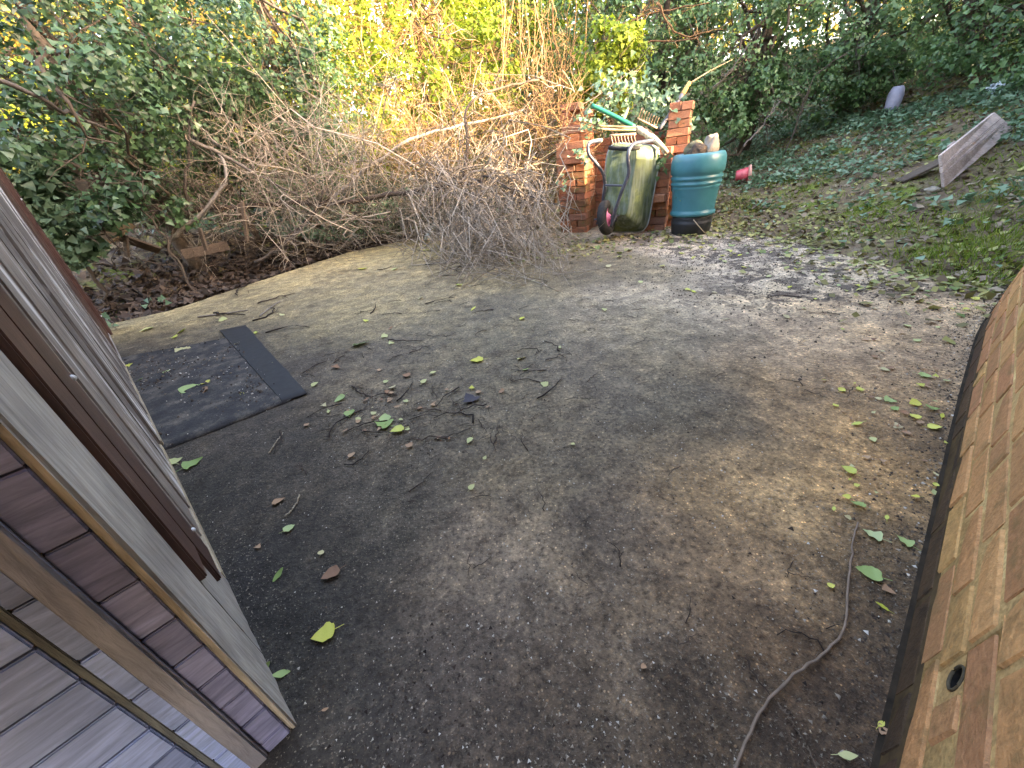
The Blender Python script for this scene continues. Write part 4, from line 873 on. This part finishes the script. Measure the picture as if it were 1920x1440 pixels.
# tangle of fine dead twigs : three masses
def tangle(name, m, n, boxes, L, tr, k=3, tw=4, kind='stuff', up=.25, bow=.18, tl=.3):
    tb = Tubes()
    for _ in range(n):
        px0, py0, px1, py1, y0, y1 = boxes[rng.integers(len(boxes))]
        a = P(rng.uniform(px0, px1), rng.uniform(py0, py1), rng.uniform(y0, y1)); a[2] = max(a[2], float(Hgt(a[0], a[1])) + .02)
        v = rng.normal(0, 1, 3) * np.array([1, .6, .6]) + np.array([0, 0, up]); v /= np.linalg.norm(v); q = curve_pts(a, a + v * L * rng.uniform(.5, 1.3), 7, bow, .03)
        q[:, 2] = np.maximum(q[:, 2], Hgt(q[:, 0], q[:, 1]) + .01)
        tb.add(q, tr * rng.uniform(.6, 1.5), tr * .35, k, cap=False); side_twigs(tb, q, rng, tw, tl, 0, 3, .7, .05, tr * .6)
    o = tb.build(name, m); link(o, kind=kind); return o
tangle('brushwood', m_bark_pale, 400, [(260, 330, 640, 470, 4.9, 5.6), (400, 230, 620, 380, 5.0, 5.8), (560, 380, 820, 460, 5.2, 5.9), (560, 330, 860, 440, 5.1, 5.8), (820, 320, 1040, 440, 4.8, 5.6)], .7, .0042)
tangle('brushwood', m_bark_brown, 240, [(230, 380, 520, 490, 4.6, 5.4), (620, 400, 860, 450, 5.3, 5.9), (840, 320, 1000, 420, 4.7, 5.2)], .6, .005)
tangle('brushwood_heap', m_bark_tan, 330, [(690, 230, 1050, 340, 5.5, 6.4), (760, 190, 1060, 280, 5.9, 6.8), (700, 270, 860, 350, 5.6, 6.2)], .6, .0048, up=.5)
tangle('brushwood', m_bark_pale, 150, [(640, 300, 1000, 440, 4.8, 5.6), (420, 300, 700, 430, 4.9, 5.5)], 1.15, .0062, up=.9, bow=.28, tw=9, tl=.4)
tangle('brushwood_heap', m_bark_tan, 35, [(900, 60, 1090, 200, 6.4, 7.2)], .7, .0045, up=1.2)
tangle('brushwood_heap', m_bark_tan, 110, [(985, 200, 1080, 330, 4.9, 5.4)], .6, .005, up=.2)
# the spray of fine twigs that spills onto the slab
tb = Tubes()
for i in range(200):
    a = P(rng.uniform(760, 1030), rng.uniform(300, 430), rng.uniform(4.5, 5.6)); a[2] = max(a[2], .05)
    e = G(rng.uniform(825, 1075), rng.uniform(455, 545)); e[2] = .004 + .16 * rng.random() ** 2; q = curve_pts(a, e, 9, .13, .05); q[:, 2] = np.maximum(q[:, 2], .006)
    tb.add(q, .0058 * rng.uniform(.6, 1.3), .002, 3, cap=False); side_twigs(tb, q, rng, 6, .3, 0, 3, .4, .02, .0034, .25)
V = tb.V
for a in V: a[:, 2] = np.maximum(a[:, 2], .003)
sprayo = tb.build('twig_spray', m_bark_pale); sp_t = thing('fallen_branch', 'fine twiggy top of a fallen branch fanned out over the concrete', 'branch', G(950, 450)); put_link(sprayo, sp_t)
tb = Tubes(); tb.add(resample([P(880, 340, 4.9), P(900, 400, 4.6), P(925, 450, 4.1), G(950, 500) + [0, 0, .03]], 12, .01), .014, .004, 6); put_link(tb.build('limb', m_bark_grey), sp_t)

# old boards half buried left of the slab
def plank_px(label, a, b, w, y0, y1, th=.025, m=m_plankold, grp='old boards behind the slab'):
    a = np.array(P(*a, y0)); b = np.array(P(*b, y1)); d = (b - a) / np.linalg.norm(b - a); vw = np.array([.35, 1, 0]); s_ = np.cross(d, vw); s_ /= np.linalg.norm(s_); s_ *= w / 2
    board_from('old_plank', [a - s_, b - s_, b + s_, a + s_], th, m, label=label, cat='plank', group=grp)
plank_px('broad brown board leaning in the ivy by the shed', (150, 340), (208, 452), .15, 3.75, 3.8)
plank_px('long weathered rail above the leaning board', (98, 296), (230, 362), .085, 3.8, 3.95)
plank_px('light tan board end jutting from the litter', (194, 447), (242, 415), .11, 3.7, 3.85, m=wood_mat('tan_plank', (.17, .115, .065, 1), (.30, .21, .12, 1), (1.5, 9, 9), .8))
plank_px('low brown board on edge in the leaf litter', (342, 478), (428, 460), .10, 4.5, 4.8)
plank_px('short upright peg beside the tan board', (236, 482), (232, 440), .04, 3.85, 3.85)
plank_px('split upright stake behind the low board', (386, 470), (372, 428), .045, 4.45, 4.45)
plank_px('thin upright stake further along the litter', (462, 452), (452, 378), .04, 4.65, 4.65)
plank_px('dark sunken beam behind the leaf litter', (205, 440), (300, 472), .10, 4.1, 4.3, m=wood_mat('dark_plank', (.05, .035, .026, 1), (.11, .08, .055, 1), (1.5, 9, 9), .85))

# leaf litter, ivy carpet, grass, grit
def scatter(name, n, fx, m, size, shape, tilt, lift, seed, kind='stuff', tone=None):
    r = np.random.default_rng(seed); x, y = fx(r, n); z = Hgt(x, y); on = (x > slab_xl(y)) & (x < slab_xr(y)) & (y < 6.0); z = np.where(on, np.maximum(z, .004), z)
    N = r.normal(0, tilt, (len(x), 3)) + np.array([0, 0, 1]); o = leaves(name, np.stack([x, y, z + lift * (.2 + r.random(len(x)))], 1), N, size * (.5 + r.random(len(x))), shape, m, r.random(len(x))); link(o, kind=kind); return o
def left_strip(r, n):
    y = r.uniform(2.6, 6.6, n * 2); d = r.exponential(.85, n * 2) - .06; x = np.where(y < 6, slab_xl(np.minimum(y, 6.0)), r.uniform(-2, .6, n * 2)) - np.where(y < 6, d, 0); y = y + .4 * r.random(n * 2); return x[:n], y[:n]
scatter('leaf_litter', 13000, left_strip, m_litter, .075, 'ivy', .55, .045, 71)
def right_strip(r, n):
    y = r.uniform(1.2, 7.0, n * 3); x = np.interp(y, [-3, 1.6, 3.9, 6, 9], [2.6, 2.5, 2.3, 2.2, 2.0]) + r.normal(.25, .38, n * 3); k = r.random(n * 3) < np.clip(fbm(x, y, .5, 81) * 1.8 - .45, .05, 1); return x[k][:n], y[k][:n]
tb = Tubes()
for _ in range(420):
    x_, y_ = left_strip(rng, 1); a_ = np.array([x_[0], y_[0], float(Hgt(x_[0], y_[0])) + .03]); v_ = rng.normal(0, 1, 3) * [1, 1, .15]; v_ /= np.linalg.norm(v_)
    tb.add(curve_pts(a_, a_ + v_ * rng.uniform(.1, .5), 5, .12, .04), rng.uniform(.002, .006), .0015, 4, cap=False)
link(tb.build('twig_litter', m_bark_brown), kind='stuff')
scatter('pale_leaf_litter', 2600, right_strip, m_litter_y, .034, 'chip', .35, .012, 72)
def front_bay(r, n):
    p = np.stack([r.uniform(.1, 2.5, n), r.normal(4.0, .28, n)], 1); return p[:, 0], p[:, 1]
scatter('pale_leaf_litter', 900, front_bay, m_litter_y, .030, 'chip', .35, .012, 73)
def bank_ivy(r, n):
    x = r.uniform(2.5, 9.5, n * 4); y = r.uniform(1.8, 8.5, n * 4); dens = np.clip((x - 3.1 + (y - 3.5) * .32) / 1.2, .05, 1) * np.clip(fbm(x, y, .55, 82) * 3.6 - 1.25, .05, 1); k = (r.random(n * 4) < dens) & (np.hypot(x - pb[0] - .3, y - pb[1] - .15) > .55); return x[k][:n], y[k][:n]
scatter('ground_ivy', 34000, bank_ivy, m_leaf_blue, .048, 'ivy', .5, .075, 74)
def bank_litter(r, n):
    x = r.uniform(2.4, 7.0, n); y = r.uniform(1.6, 7.0, n); return x, y
scatter('bank_litter', 3000, bank_litter, m_litter_y, .036, 'chip', .5, .02, 75)
scatter('bank_litter', 3500, bank_litter, m_litter2, .038, 'chip', .5, .02, 78)
tufts = [(1845, 490, .34, 260), (1800, 520, .2, 120), (1870, 470, .3, 220), (1890, 445, .3, 160), (1735, 425, .26, 190), (1780, 470, .2, 120), (1640, 400, .22, 160), (1660, 430, .14, 60), (1460, 342, .18, 140), (1390, 380, .18, 110), (1415, 395, .16, 80), (1850, 395, .3, 150), (1900, 360, .3, 120), (1590, 440, .15, 60), (1700, 480, .12, 60), (1490, 365, .14, 60), (1880, 430, .3, 170)]
gp, gd, gs_ = [], [], []
for px, py, rad, n in tufts:
    c = hit(px, py); n = int(n * 2.4)
    a = rng.random(n) * 6.283; r_ = rad * rng.random(n) ** .6; x = c[0] + r_ * np.cos(a); y = c[1] + r_ * np.sin(a); gp.append(np.stack([x, y, Hgt(x, y) - .005], 1))
    gd.append(np.stack([np.cos(a) * .5 + rng.normal(0, .35, n), np.sin(a) * .5 + rng.normal(0, .35, n), .75 + .3 * rng.random(n)], 1)); gs_.append(rng.uniform(.02, .07, n))
n = 3500; x = rng.uniform(2.5, 6.5, n * 3); y = rng.uniform(1.6, 6.5, n * 3); k = rng.random(n * 3) < np.clip(fbm(x, y, .7, 84) * 3 - 1.3, 0, 1); x, y = x[k][:n], y[k][:n]
gp.append(np.stack([x, y, Hgt(x, y) - .004], 1)); gd.append(np.stack([rng.normal(0, .6, len(x)), rng.normal(0, .6, len(x)), np.full(len(x), .7)], 1)); gs_.append(rng.uniform(.03, .09, len(x)))
gp = np.concatenate(gp); gd = np.concatenate(gd); gs_ = np.concatenate(gs_)
side = np.cross(gd, rng.normal(0, 1, gd.shape)); link(leaves('grass', gp, side, gs_, 'blade', m_grass, None, gd), kind='stuff')

m_crumb2 = leaf_mat('crumb_brown', [(.022, .016, .013, 1), (.06, .045, .034, 1), (.13, .105, .08, 1)], .9, .2, 0)
def grit(name, n, fx, m, s0, s1, seed, zo=0.0):
    r = np.random.default_rng(seed); x, y = fx(r, n); n = len(x); T = np.array([[1, 0, 0], [-.5, .86, 0], [-.5, -.86, 0], [.1, .1, .9]]); F = np.array([[0, 1, 3], [1, 2, 3], [2, 0, 3]])
    a = r.random(n) * 6.283; s_ = s0 + (s1 - s0) * r.random(n) ** 2.5; V = T[None] * (.6 + .8 * r.random((n, 4, 1))) * s_[:, None, None]
    ca_, sa_ = np.cos(a)[:, None], np.sin(a)[:, None]; X_ = V[..., 0] * ca_ - V[..., 1] * sa_; Y_ = V[..., 0] * sa_ + V[..., 1] * ca_
    sz = 0.010 * (fbm(x, y, .6, 1) - .5) + 0.006 * (fbm(x, y, .09, 2) - .5)
    V = np.stack([X_ + x[:, None], Y_ + y[:, None], V[..., 2] + sz[:, None] - .0006 + zo], -1); FF = (np.arange(n)[:, None, None] * 4 + F[None]).reshape(-1, 3)
    o = mesh_np(name, V.reshape(-1, 3), [FF], m, np.repeat(r.random(n), 3)); link(o, kind='stuff')
def slab_near(r, n): # denser toward the lens
    d = .12 + 5.2 * r.random(n) ** 1.6; a = r.uniform(-.95, .95, n); x, y = d * np.sin(a), d * np.cos(a); k = (x > slab_xl(y)) & (x < slab_xr(y)) & (y < 6); return x[k], y[k]
def slab_patch(r, n):
    x, y = slab_near(r, n); k = r.random(len(x)) < np.clip(fbm(x, y, .45, 86) * 3.4 - 1.45, .02, 1); return x[k], y[k]
def wall_foot(r, n):
    p, t, nn = wall_pt(r.uniform(-.6, 2.9, n)); q = p + nn * (r.exponential(.045, n) - .002)[:, None]; return q[:, 0], q[:, 1]
m_grit = leaf_mat('grit_pale', [(.16, .13, .10, 1), (.32, .28, .22, 1), (.55, .52, .46, 1)], .8, .3, 0)
m_crumb = leaf_mat('crumb_dark', [(.012, .009, .008, 1), (.03, .022, .018, 1), (.06, .042, .032, 1)], .9, .2, 0)
grit('grit', 9000, slab_near, m_grit, .0009, .0042, 91)
grit('soil_crumbs', 42000, slab_patch, m_crumb2, .0008, .0045, 92)
grit('soil_crumbs', 5000, lambda r, n: slab_patch(r, n), m_crumb, .0015, .006, 97)
grit('soil_crumbs', 9000, lambda r, n: (r.normal(1.85, .5, n), r.normal(2.7, .7, n)), m_crumb2, .0015, .009, 93)

MARKS = [((380, 700), 'on the black felt mat'), ((480, 620), 'between the mat and the slab edge'), ((700, 800), 'in the dark twig drift'), ((760, 640), 'on the slab beyond the twig drift'), ((1010, 690), 'on the bare middle of the slab'), ((930, 520), 'near the fanned twiggy branch'),
         ((1160, 480), 'in front of the wheelbarrow'), ((1330, 500), 'in front of the water butt'), ((1520, 520), 'on the pale worn concrete'), ((1690, 560), 'where the slab meets the grass'), ((1725, 760), 'in the cluster by the brick wall'), ((1640, 1050), 'beside the curved stick'), ((540, 1000), 'near the shed side'), ((1000, 950), 'on the dark near part of the slab'), ((1100, 810), 'on the plain grey part of the slab'), ((1620, 1380), 'at the near foot of the brick wall'), ((1640, 430), 'on the lower bank')]
def mark(px, py):
    a = G(px, py) if py > 380 else G(px, 380); return min(MARKS, key=lambda q: np.linalg.norm(G(*q[0]) - a) / (.25 + np.linalg.norm(a[:2])))[1]
# twigs on the slab
gtw = 'thin dark twigs scattered on the concrete'
tmesh = []
for i in range(10):
    tb = Tubes(); L = 1.0; q = curve_pts((-.5, 0, 0), (.5, 0, 0), 7, .10, .035); q[:, 2] = np.abs(q[:, 2]) * .25 + .012; tb.add(q, .022, .010, 5)
    if i % 2: side_twigs(tb, q, rng, 2, .4, 0, 4, .5, 0, .012)
    for a in tb.V: a[:, 2] = np.clip(a[:, 2], .001, .06)
    o_ = tb.build('twig', m_twig_floor); tmesh.append(o_.data); bpy.data.objects.remove(o_)
def twig(px, py, Lpx, ang=None, i=0, label=None, group=None):
    label = 'thin dark twig lying ' + mark(px, py); group = 'thin dark twigs ' + mark(px, py)
    c = G(px, py); c2 = G(px + Lpx, py); L = np.linalg.norm(c2 - c); o = bpy.data.objects.new('twig', tmesh[i % 10]); link(o, None, label, 'twig', group)
    o.location = (c[0], c[1], .003); o.scale = (L, L, L * .9); o.rotation_euler = (0, 0, rng.uniform(0, 6.28) if ang is None else ang)
TW = [(700, 580, 40), (735, 590, 30), (825, 565, 45), (905, 585, 35), (960, 600, 25), (870, 505, 40), (760, 640, 60), (790, 655, 40), (680, 735, 60), (720, 745, 40), (760, 735, 55), (815, 735, 40), (840, 745, 60), (800, 770, 50), (795, 785, 45), (850, 790, 70), (850, 815, 60), (800, 825, 70),
      (690, 800, 60), (650, 795, 70), (705, 810, 50), (925, 830, 45), (905, 800, 40), (930, 815, 50), (985, 830, 45), (990, 660, 35), (1035, 650, 50), (1045, 670, 45), (1000, 700, 45), (990, 720, 55), (1030, 730, 70), (975, 695, 30), (1080, 750, 40), (1110, 710, 35), (1150, 780, 25), (1010, 785, 30),
      (880, 770, 60), (855, 760, 40), (1265, 885, 35), (1490, 885, 20), (900, 935, 35), (790, 905, 50), (760, 945, 30), (565, 880, 40), (520, 830, 60), (670, 855, 45), (1015, 940, 45), (880, 1060, 40), (905, 1055, 35), (1150, 1040, 50), (1165, 1050, 30), (1290, 1145, 50), (1480, 1070, 40), (1500, 1080, 40), (1090, 1085, 30),
      (1480, 720, 40), (1600, 735, 55), (1530, 740, 40), (1350, 705, 30), (1200, 640, 25), (1240, 690, 20), (590, 690, 40), (610, 770, 50), (640, 670, 40), (540, 620, 60), (490, 590, 50), (430, 590, 60), (520, 560, 45), (455, 545, 50), (1470, 560, 60), (1400, 520, 40), (1545, 590, 50), (1640, 560, 40), (1505, 640, 30), (1570, 1180, 40), (1500, 1210, 70), (1420, 1270, 60), (1290, 1200, 40)]
for i, (a, b, c) in enumerate(TW): twig(a, b, c * 1.15, None, i)
# more dark bits in the drifts, too small to list by hand
for k in range(205):
    a, b = [(760, 790), (720, 760), (700, 640), (1010, 700), (800, 780), (900, 560), (1550, 640), (1100, 620), (850, 800), (660, 730)][k % 10]; twig(a + rng.normal(0, 90), b + rng.normal(0, 38), rng.uniform(12, 30), None, k)
def stick(label, px, r0, r1, m, tw=0):
    q = resample([G(*p) + [0, 0, .007] for p in px], 40, .0012); tb = Tubes(); tb.add(q, np.linspace(r0, r1, 40) * (1 + .22 * (rng.random(40) - .4) * (rng.random(40) > .55)), None, 7, .6); o = tb.build('stick', m); link(o, None, label, 'stick'); return o
stick('long curved bare stick on the concrete by the brick wall', [(1607, 983), (1596, 1030), (1589, 1080), (1586, 1130), (1587, 1165), (1575, 1195), (1540, 1232), (1492, 1264), (1452, 1300), (1412, 1358), (1386, 1410), (1366, 1480)], .0020, .0027, twig_mat('stick_bark', [(.12, .088, .066, 1), (.22, .165, .125, 1)]))
stick('pale bent twig near the shed door', [(536, 972), (548, 960), (558, 945), (563, 930)], .0022, .0016, m_bone)
stick('pale straight twig above the bent one by the mat', [(505, 853), (518, 833), (532, 814)], .0022, .0016, m_bone)
stick('grey twig lying across the far edge of the slab', [(372, 596), (420, 590), (465, 583)], .007, .005, m_bark_grey)
stick('second grey twig lying at an angle near the slab edge', [(488, 594), (508, 578), (526, 566)], .006, .004, m_bark_grey)
stick('slender dark stem trailing beside the curved stick', [(1455, 1320), (1480, 1350), (1510, 1400), (1530, 1440)], .0015, .001, m_bark_brown)

def mat_dirt(r, n):
    c = [G(*q)[:2] for q in ((205, 676), (436, 634), (548, 752), (280, 856))]; u, v = r.random(n), r.random(n); q = c[0] * ((1 - u) * (1 - v))[:, None] + c[1] * (u * (1 - v))[:, None] + c[2] * (u * v)[:, None] + c[3] * ((1 - u) * v)[:, None]; k = r.random(n) < np.clip(fbm(q[:, 0], q[:, 1], .3, 87) * 3 - 1, .05, 1); return q[k, 0], q[k, 1]
grit('wall_foot_debris', 5000, wall_foot, m_crumb2, .001, .0055, 98)
grit('wall_foot_debris', 500, wall_foot, m_grit, .001, .006, 99)
grit('grit', 700, mat_dirt, m_grit, .0012, .0065, 95, .0105)
grit('soil_crumbs', 2200, mat_dirt, m_crumb2, .002, .010, 96, .0105)
# fallen leaves, each one an object
def leaf_mesh(kind, seed, m):
    r = np.random.default_rng(seed); n = 9
    if kind == 'heart': prof = [(0, 0), (-.04, .10), (-.04, .20), (.01, .30), (.10, .385), (.20, .43), (.32, .44), (.45, .405), (.58, .335), (.70, .25), (.81, .16), (.90, .08), (1.0, 0)]
    elif kind == 'ivy': prof = [(0, 0), (.02, .30), (.12, .50), (.30, .34), (.40, .27), (.58, .26), (.75, .15), (1.0, 0)]
    else: prof = [(0, 0), (.06, .07), (.15, .13), (.27, .19), (.4, .225), (.52, .23), (.64, .20), (.76, .145), (.87, .08), (.95, .03), (1.0, 0)]
    curl = r.uniform(-.25, .35); fold = r.uniform(.05, .35); V = []; k = len(prof)
    for t, w in prof: V.append((0, t - .5, 0 + curl * (t - .5) ** 2))
    for sgn in (1, -1):
        for t, w in prof:
            ww = w * (1 + r.normal(0, .06)); V.append((sgn * ww, t - .5 + r.normal(0, .012), fold * ww + curl * (t - .5) ** 2 + r.normal(0, .02)))
    # petiole
    b = len(V); V += [(-.02, -.5, .01), (.02, -.5, .01), (.05 + .015, -.95, .03), (.05 - .015, -.95, .03)]
    V = np.array(V); V[:, 2] -= V[:, 2].min(); F3 = []; F4 = []
    for i in range(k - 1):
        F4.append((i, k + i, k + i + 1, i + 1)); F4.append((i + 1, 2 * k + i + 1, 2 * k + i, i))
    F4.append((b, b + 1, b + 2, b + 3)); o = mesh_np('fallen_leaf', V, [np.array(F4)], m, None, True); d = o.data; bpy.data.objects.remove(o); return d
LM = {}
for ci, m in {'y': m_fl_y, 'p': m_fl_p, 'g': m_fl_g, 'b': m_fl_b}.items():
    LM[ci] = [leaf_mesh(kd, 100 + i + ord(ci), m) for i, kd in enumerate(['heart', 'heart', 'ivy', 'slim'])]
LBL = {'y': 'small yellow fallen leaf', 'p': 'small pale dry leaf', 'g': 'small green fallen leaf', 'b': 'small brown dead leaf'}
GRP = {'y': 'yellow fallen leaves', 'p': 'pale fallen leaves', 'g': 'green fallen leaves', 'b': 'brown fallen leaves'}
def fleaf(px, py, w, col, label=None, kind=None, yaw=None, tilt=None):
    c = hit(px, py) if px > 1500 and py < 560 or (py < 400) else G(px, py); c2 = c + (G(px + w, py) - G(px, py)); L = float(np.linalg.norm(c2 - c)) * .85
    i = rng.integers(4) if kind is None else kind; o = bpy.data.objects.new('fallen_leaf', LM[col][i]); mk = mark(px, py); link(o, None, label or LBL[col] + ' ' + mk, 'leaf', None if label else GRP[col] + ' ' + mk)
    z = max(c[2], .004); o.location = (c[0], c[1], z + .002); o.scale = (L, L, L)
    tl = rng.normal(0, .16, 2) if tilt is None else tilt; o.rotation_euler = (tl[0], tl[1], rng.uniform(0, 6.28) if yaw is None else yaw); return o
fleaf(606, 1192, 46, 'y', 'large bright yellow leaf with a stalk on dark concrete near the shed corner', 0, 1.9, (.05, .1))
fleaf(620, 1080, 36, 'b', 'large tan dry leaf lying above the bright yellow leaf', 1, 2.2, (.1, .1))
fleaf(524, 1080, 30, 'g', 'narrow green leaf between the tan leaf and the shed', 3, -.5)
fleaf(1625, 1076, 48, 'g', 'fresh bright green leaf with a long stalk beside the curved stick', 0, .9, (.05, .05))
fleaf(1632, 1004, 40, 'g', 'pale green leaf with a hole by the top of the curved stick', 2, .7, (.05, .05))
fleaf(1692, 1016, 36, 'g', 'pale green leaf against the foot of the brick wall', 2, .4, (.1, .1))
fleaf(1652, 1140, 30, 'y', 'slim yellow leaf curled near the wall foot below the green leaf', 3, .9)
fleaf(1605, 948, 30, 'g', 'small dull green leaf just above the curved stick', 1, .3)
fleaf(1588, 883, 30, 'y', 'plain bright yellow leaf on brown soil by the wall', 1, .3, (.03, .03))
fleaf(1605, 797, 28, 'y', 'folded yellow leaf on pale soil near the leaf cluster', 3, 1.6)
fleaf(1558, 1101, 16, 'y', 'tiny yellow leaf on the near side of the curved stick', 1)
fleaf(717, 797, 40, 'g', 'pale green leaf clump in the twig drift', 2, 1.2, (.1, .1)); fleaf(723, 785, 26, 'g', 'pale green leaf on top of the twig drift clump', 1, .2, (.15, .05))
fleaf(744, 809, 28, 'y', 'round yellow leaf beside the pale green clump', 1, 1.8, (.04, .04))
fleaf(678, 646, 30, 'g', 'pale mint green leaf on the olive concrete', 0, -1.2); fleaf(893, 677, 28, 'y', 'pale yellow leaf with a stalk alone on the slab', 0, 1.6, (.03, .03))
fleaf(880, 748, 40, 'b', 'dark purplish flattened leaf in the middle of the slab', 1, .4, (.02, .02)).data = leaf_mesh('ivy', 300, plain_mat('leaf_purple', (.03, .027, .034, 1), (.06, .055, .068, 1), 40, .8))
fleaf(360, 730, 32, 'g', 'green leaf lying on the black felt mat', 0, -.7); fleaf(383, 734, 26, 'b', 'light brown leaf beside the green one on the mat', 1, .3)
fleaf(340, 659, 26, 'p', 'pale green leaf at the far side of the mat', 0); fleaf(322, 868, 30, 'p', 'white crumpled leaf by the near corner of the mat', 2); fleaf(364, 870, 34, 'g', 'green two lobed leaf beside the white crumpled leaf', 2)
fleaf(498, 1258, 36, 'g', 'upright green leaf against the shed corner', 3, -.6, (.5, .3)); fleaf(530, 1266, 34, 'g', 'slim green leaf lying beside the shed corner', 3, -1.3)
LV = [(680, 505, 16, 'y'), (742, 505, 14, 'p'), (812, 700, 16, 'p'), (637, 750, 22, 'g'), (617, 774, 15, 'p'), (656, 779, 24, 'g'), (592, 722, 14, 'p'), (632, 690, 18, 'b'), (720, 632, 14, 'p'), (733, 617, 12, 'b'), (686, 603, 11, 'y'), (735, 645, 12, 'p'), (885, 728, 14, 'y'), (940, 736, 14, 'b'), (975, 675, 20, 'p'), (985, 695, 16, 'g'), (1020, 722, 18, 'p'),
      (888, 580, 16, 'y'), (980, 598, 14, 'y'), (1133, 583, 14, 'p'), (1050, 653, 12, 'p'), (450, 646, 14, 'p'), (505, 686, 16, 'p'), (385, 720, 18, 'y'), (330, 632, 12, 'y'), (312, 700, 12, 'g'), (262, 714, 14, 'g'), (270, 722, 12, 'b'), (240, 690, 16, 'y'), (455, 740, 16, 'y'), (420, 600, 14, 'p'), (480, 625, 12, 'y'), (340, 623, 18, 'y'), (275, 620, 18, 'p'), (530, 592, 14, 'p'),
      (525, 942, 24, 'b'), (545, 992, 22, 'g'), (487, 1028, 16, 'b'), (886, 915, 16, 'p'), (910, 860, 10, 'p'), (1075, 835, 10, 'p'), (1205, 1253, 14, 'b'), (604, 1038, 14, 'p'), (612, 1333, 16, 'b'), (1290, 545, 14, 'y'), (1300, 548, 16, 'y'), (1340, 550, 14, 'p'), (1490, 505, 16, 'y'), (1568, 500, 14, 'y'), (1475, 595, 20, 'p'), (1505, 580, 14, 'p'),
      (1545, 715, 12, 'y'), (1700, 590, 22, 'p'), (1640, 580, 14, 'p'), (1735, 707, 28, 'g'), (1727, 724, 20, 'y'), (1668, 753, 26, 'g'), (1678, 768, 18, 'g'), (1712, 758, 26, 'y'), (1748, 768, 28, 'g'), (1712, 783, 26, 'y'), (1765, 782, 22, 'y'), (1752, 803, 26, 'y'), (1636, 776, 16, 'p'), (1680, 800, 20, 'p'), (1720, 640, 18, 'p'), (1690, 625, 14, 'b'),
      (1790, 550, 26, 'g'), (1735, 555, 20, 'g'), (1760, 545, 24, 'p'), (1780, 530, 20, 'p'), (1720, 525, 18, 'p'), (1700, 515, 16, 'g'), (1825, 562, 20, 'y'), (1840, 575, 14, 'p'), (1680, 540, 16, 'p'), (1650, 505, 14, 'p'), (1600, 480, 14, 'y'), (1570, 465, 12, 'p'), (1640, 435, 22, 'y'), (1648, 430, 16, 'p'), (1740, 570, 18, 'p'), (1660, 1375, 30, 'b'), (1588, 1420, 40, 'p'), (1665, 1110, 26, 'b'), (1650, 1360, 24, 'y'),
      (860, 535, 14, 'y'), (1000, 528, 12, 'p'), (800, 470, 12, 'y'), (1065, 470, 14, 'p'), (1110, 470, 14, 'y'), (1140, 500, 14, 'p'), (1240, 500, 13, 'y'), (1200, 530, 12, 'p'), (1290, 510, 12, 'y'), (1370, 480, 14, 'y'), (1420, 470, 14, 'y'), (1440, 520, 12, 'p'), (1360, 600, 14, 'p'), (1180, 470, 12, 'p'), (1480, 540, 12, 'y'), (1520, 480, 14, 'y'), (1580, 530, 12, 'p'), (790, 560, 12, 'p')]
for q in LV: fleaf(*q)
for k in range(60):
    fleaf(rng.uniform(1560, 1780), rng.uniform(600, 1000) , rng.uniform(9, 20), 'bpby'[k % 4])
for k in range(40):
    fleaf(rng.normal(740, 80), rng.normal(770, 40), rng.uniform(8, 17), 'bpb'[k % 3])
for k in range(85):
    px = rng.uniform(1270, 1830); py = 455 + (px - 1270) * .19 + rng.normal(0, 18); fleaf(px, py, rng.uniform(8, 15), 'ypyg'[k % 4])
# ivy sprigs: by the shed's far post, on the bay, on the butt
def sprig(label, anchors, n, size, m, spread, stem=True):
    pts = [np.array(a) for a in anchors]; t = thing('ivy_sprig', label, 'ivy', pts[0]); path = resample(pts, 14, .006); i = rng.integers(0, 14, n); p = path[i] + rng.normal(0, spread, (n, 3)); p[:, 2] = np.maximum(p[:, 2], .01)
    put_link(leaves('leaf_sprays', p, rng.normal(0, .5, (n, 3)) + np.array([-.2, -.6, .6]), size * (.6 + .7 * rng.random(n)), 'ivy', m), t)
    tb = Tubes(); tb.add(path, .004, .002, 4); put_link(tb.build('stem', m_bark_brown), t)
sprig('blue green ivy sprig on the ground at the far shed post', [G(185, 592) + [0, 0, .05], G(215, 612) + [0, 0, .03], G(222, 620) + [0, 0, .02]], 12, .075, m_leaf_blue, .035)
sprig('ivy shoots at the edge of the leaf litter', [G(278, 585) + [0, 0, .05], G(310, 570) + [0, 0, .04]], 9, .06, m_leaf_blue, .03)
sprig('blue green ivy mound trailing over the back of the brick bay', [P(1120, 185, 4.85), P(1165, 172, 4.8), P(1210, 180, 4.75), P(1255, 205, 4.7), P(1262, 228, 4.6)], 520, .055, m_leaf_blue, .10)
sprig('ivy strands hanging down the side of the grey stacked bricks', [P(1085, 225, 4.5), P(1105, 235, 4.42), P(1130, 232, 4.4)], 60, .045, m_leaf_blue, .045)
sprig('pale ivy tuft on the face of the brick stack', [P(1080, 280, 4.42), P(1090, 292, 4.40), P(1100, 306, 4.38)], 26, .05, m_leaf_blue, .03)
sprig('ivy leaves low on the mossy bricks', [P(1050, 330, 4.45), P(1060, 345, 4.42), P(1055, 355, 4.42)], 10, .055, m_leaf_blue, .03)
sprig('dark ivy shoot between tray and right hand bricks', [P(1240, 295, 4.18), P(1243, 310, 4.16), P(1236, 325, 4.15)], 26, .055, m_leaf_ivydark, .04)
sprig('thin ivy strand trailing between bricks and water butt', [P(1282, 340, 4.1), P(1283, 365, 4.02), P(1268, 390, 3.98)], 18, .05, m_leaf_blue, .025)
stick_ = rod('straw', 'bent dry straw lying against the water butt foot', 'straw', [P(1300, 412, 3.78), P(1315, 430, 3.72), G(1326, 444) + [0, 0, .01]], .004, .003, m_bone, 5, 6)
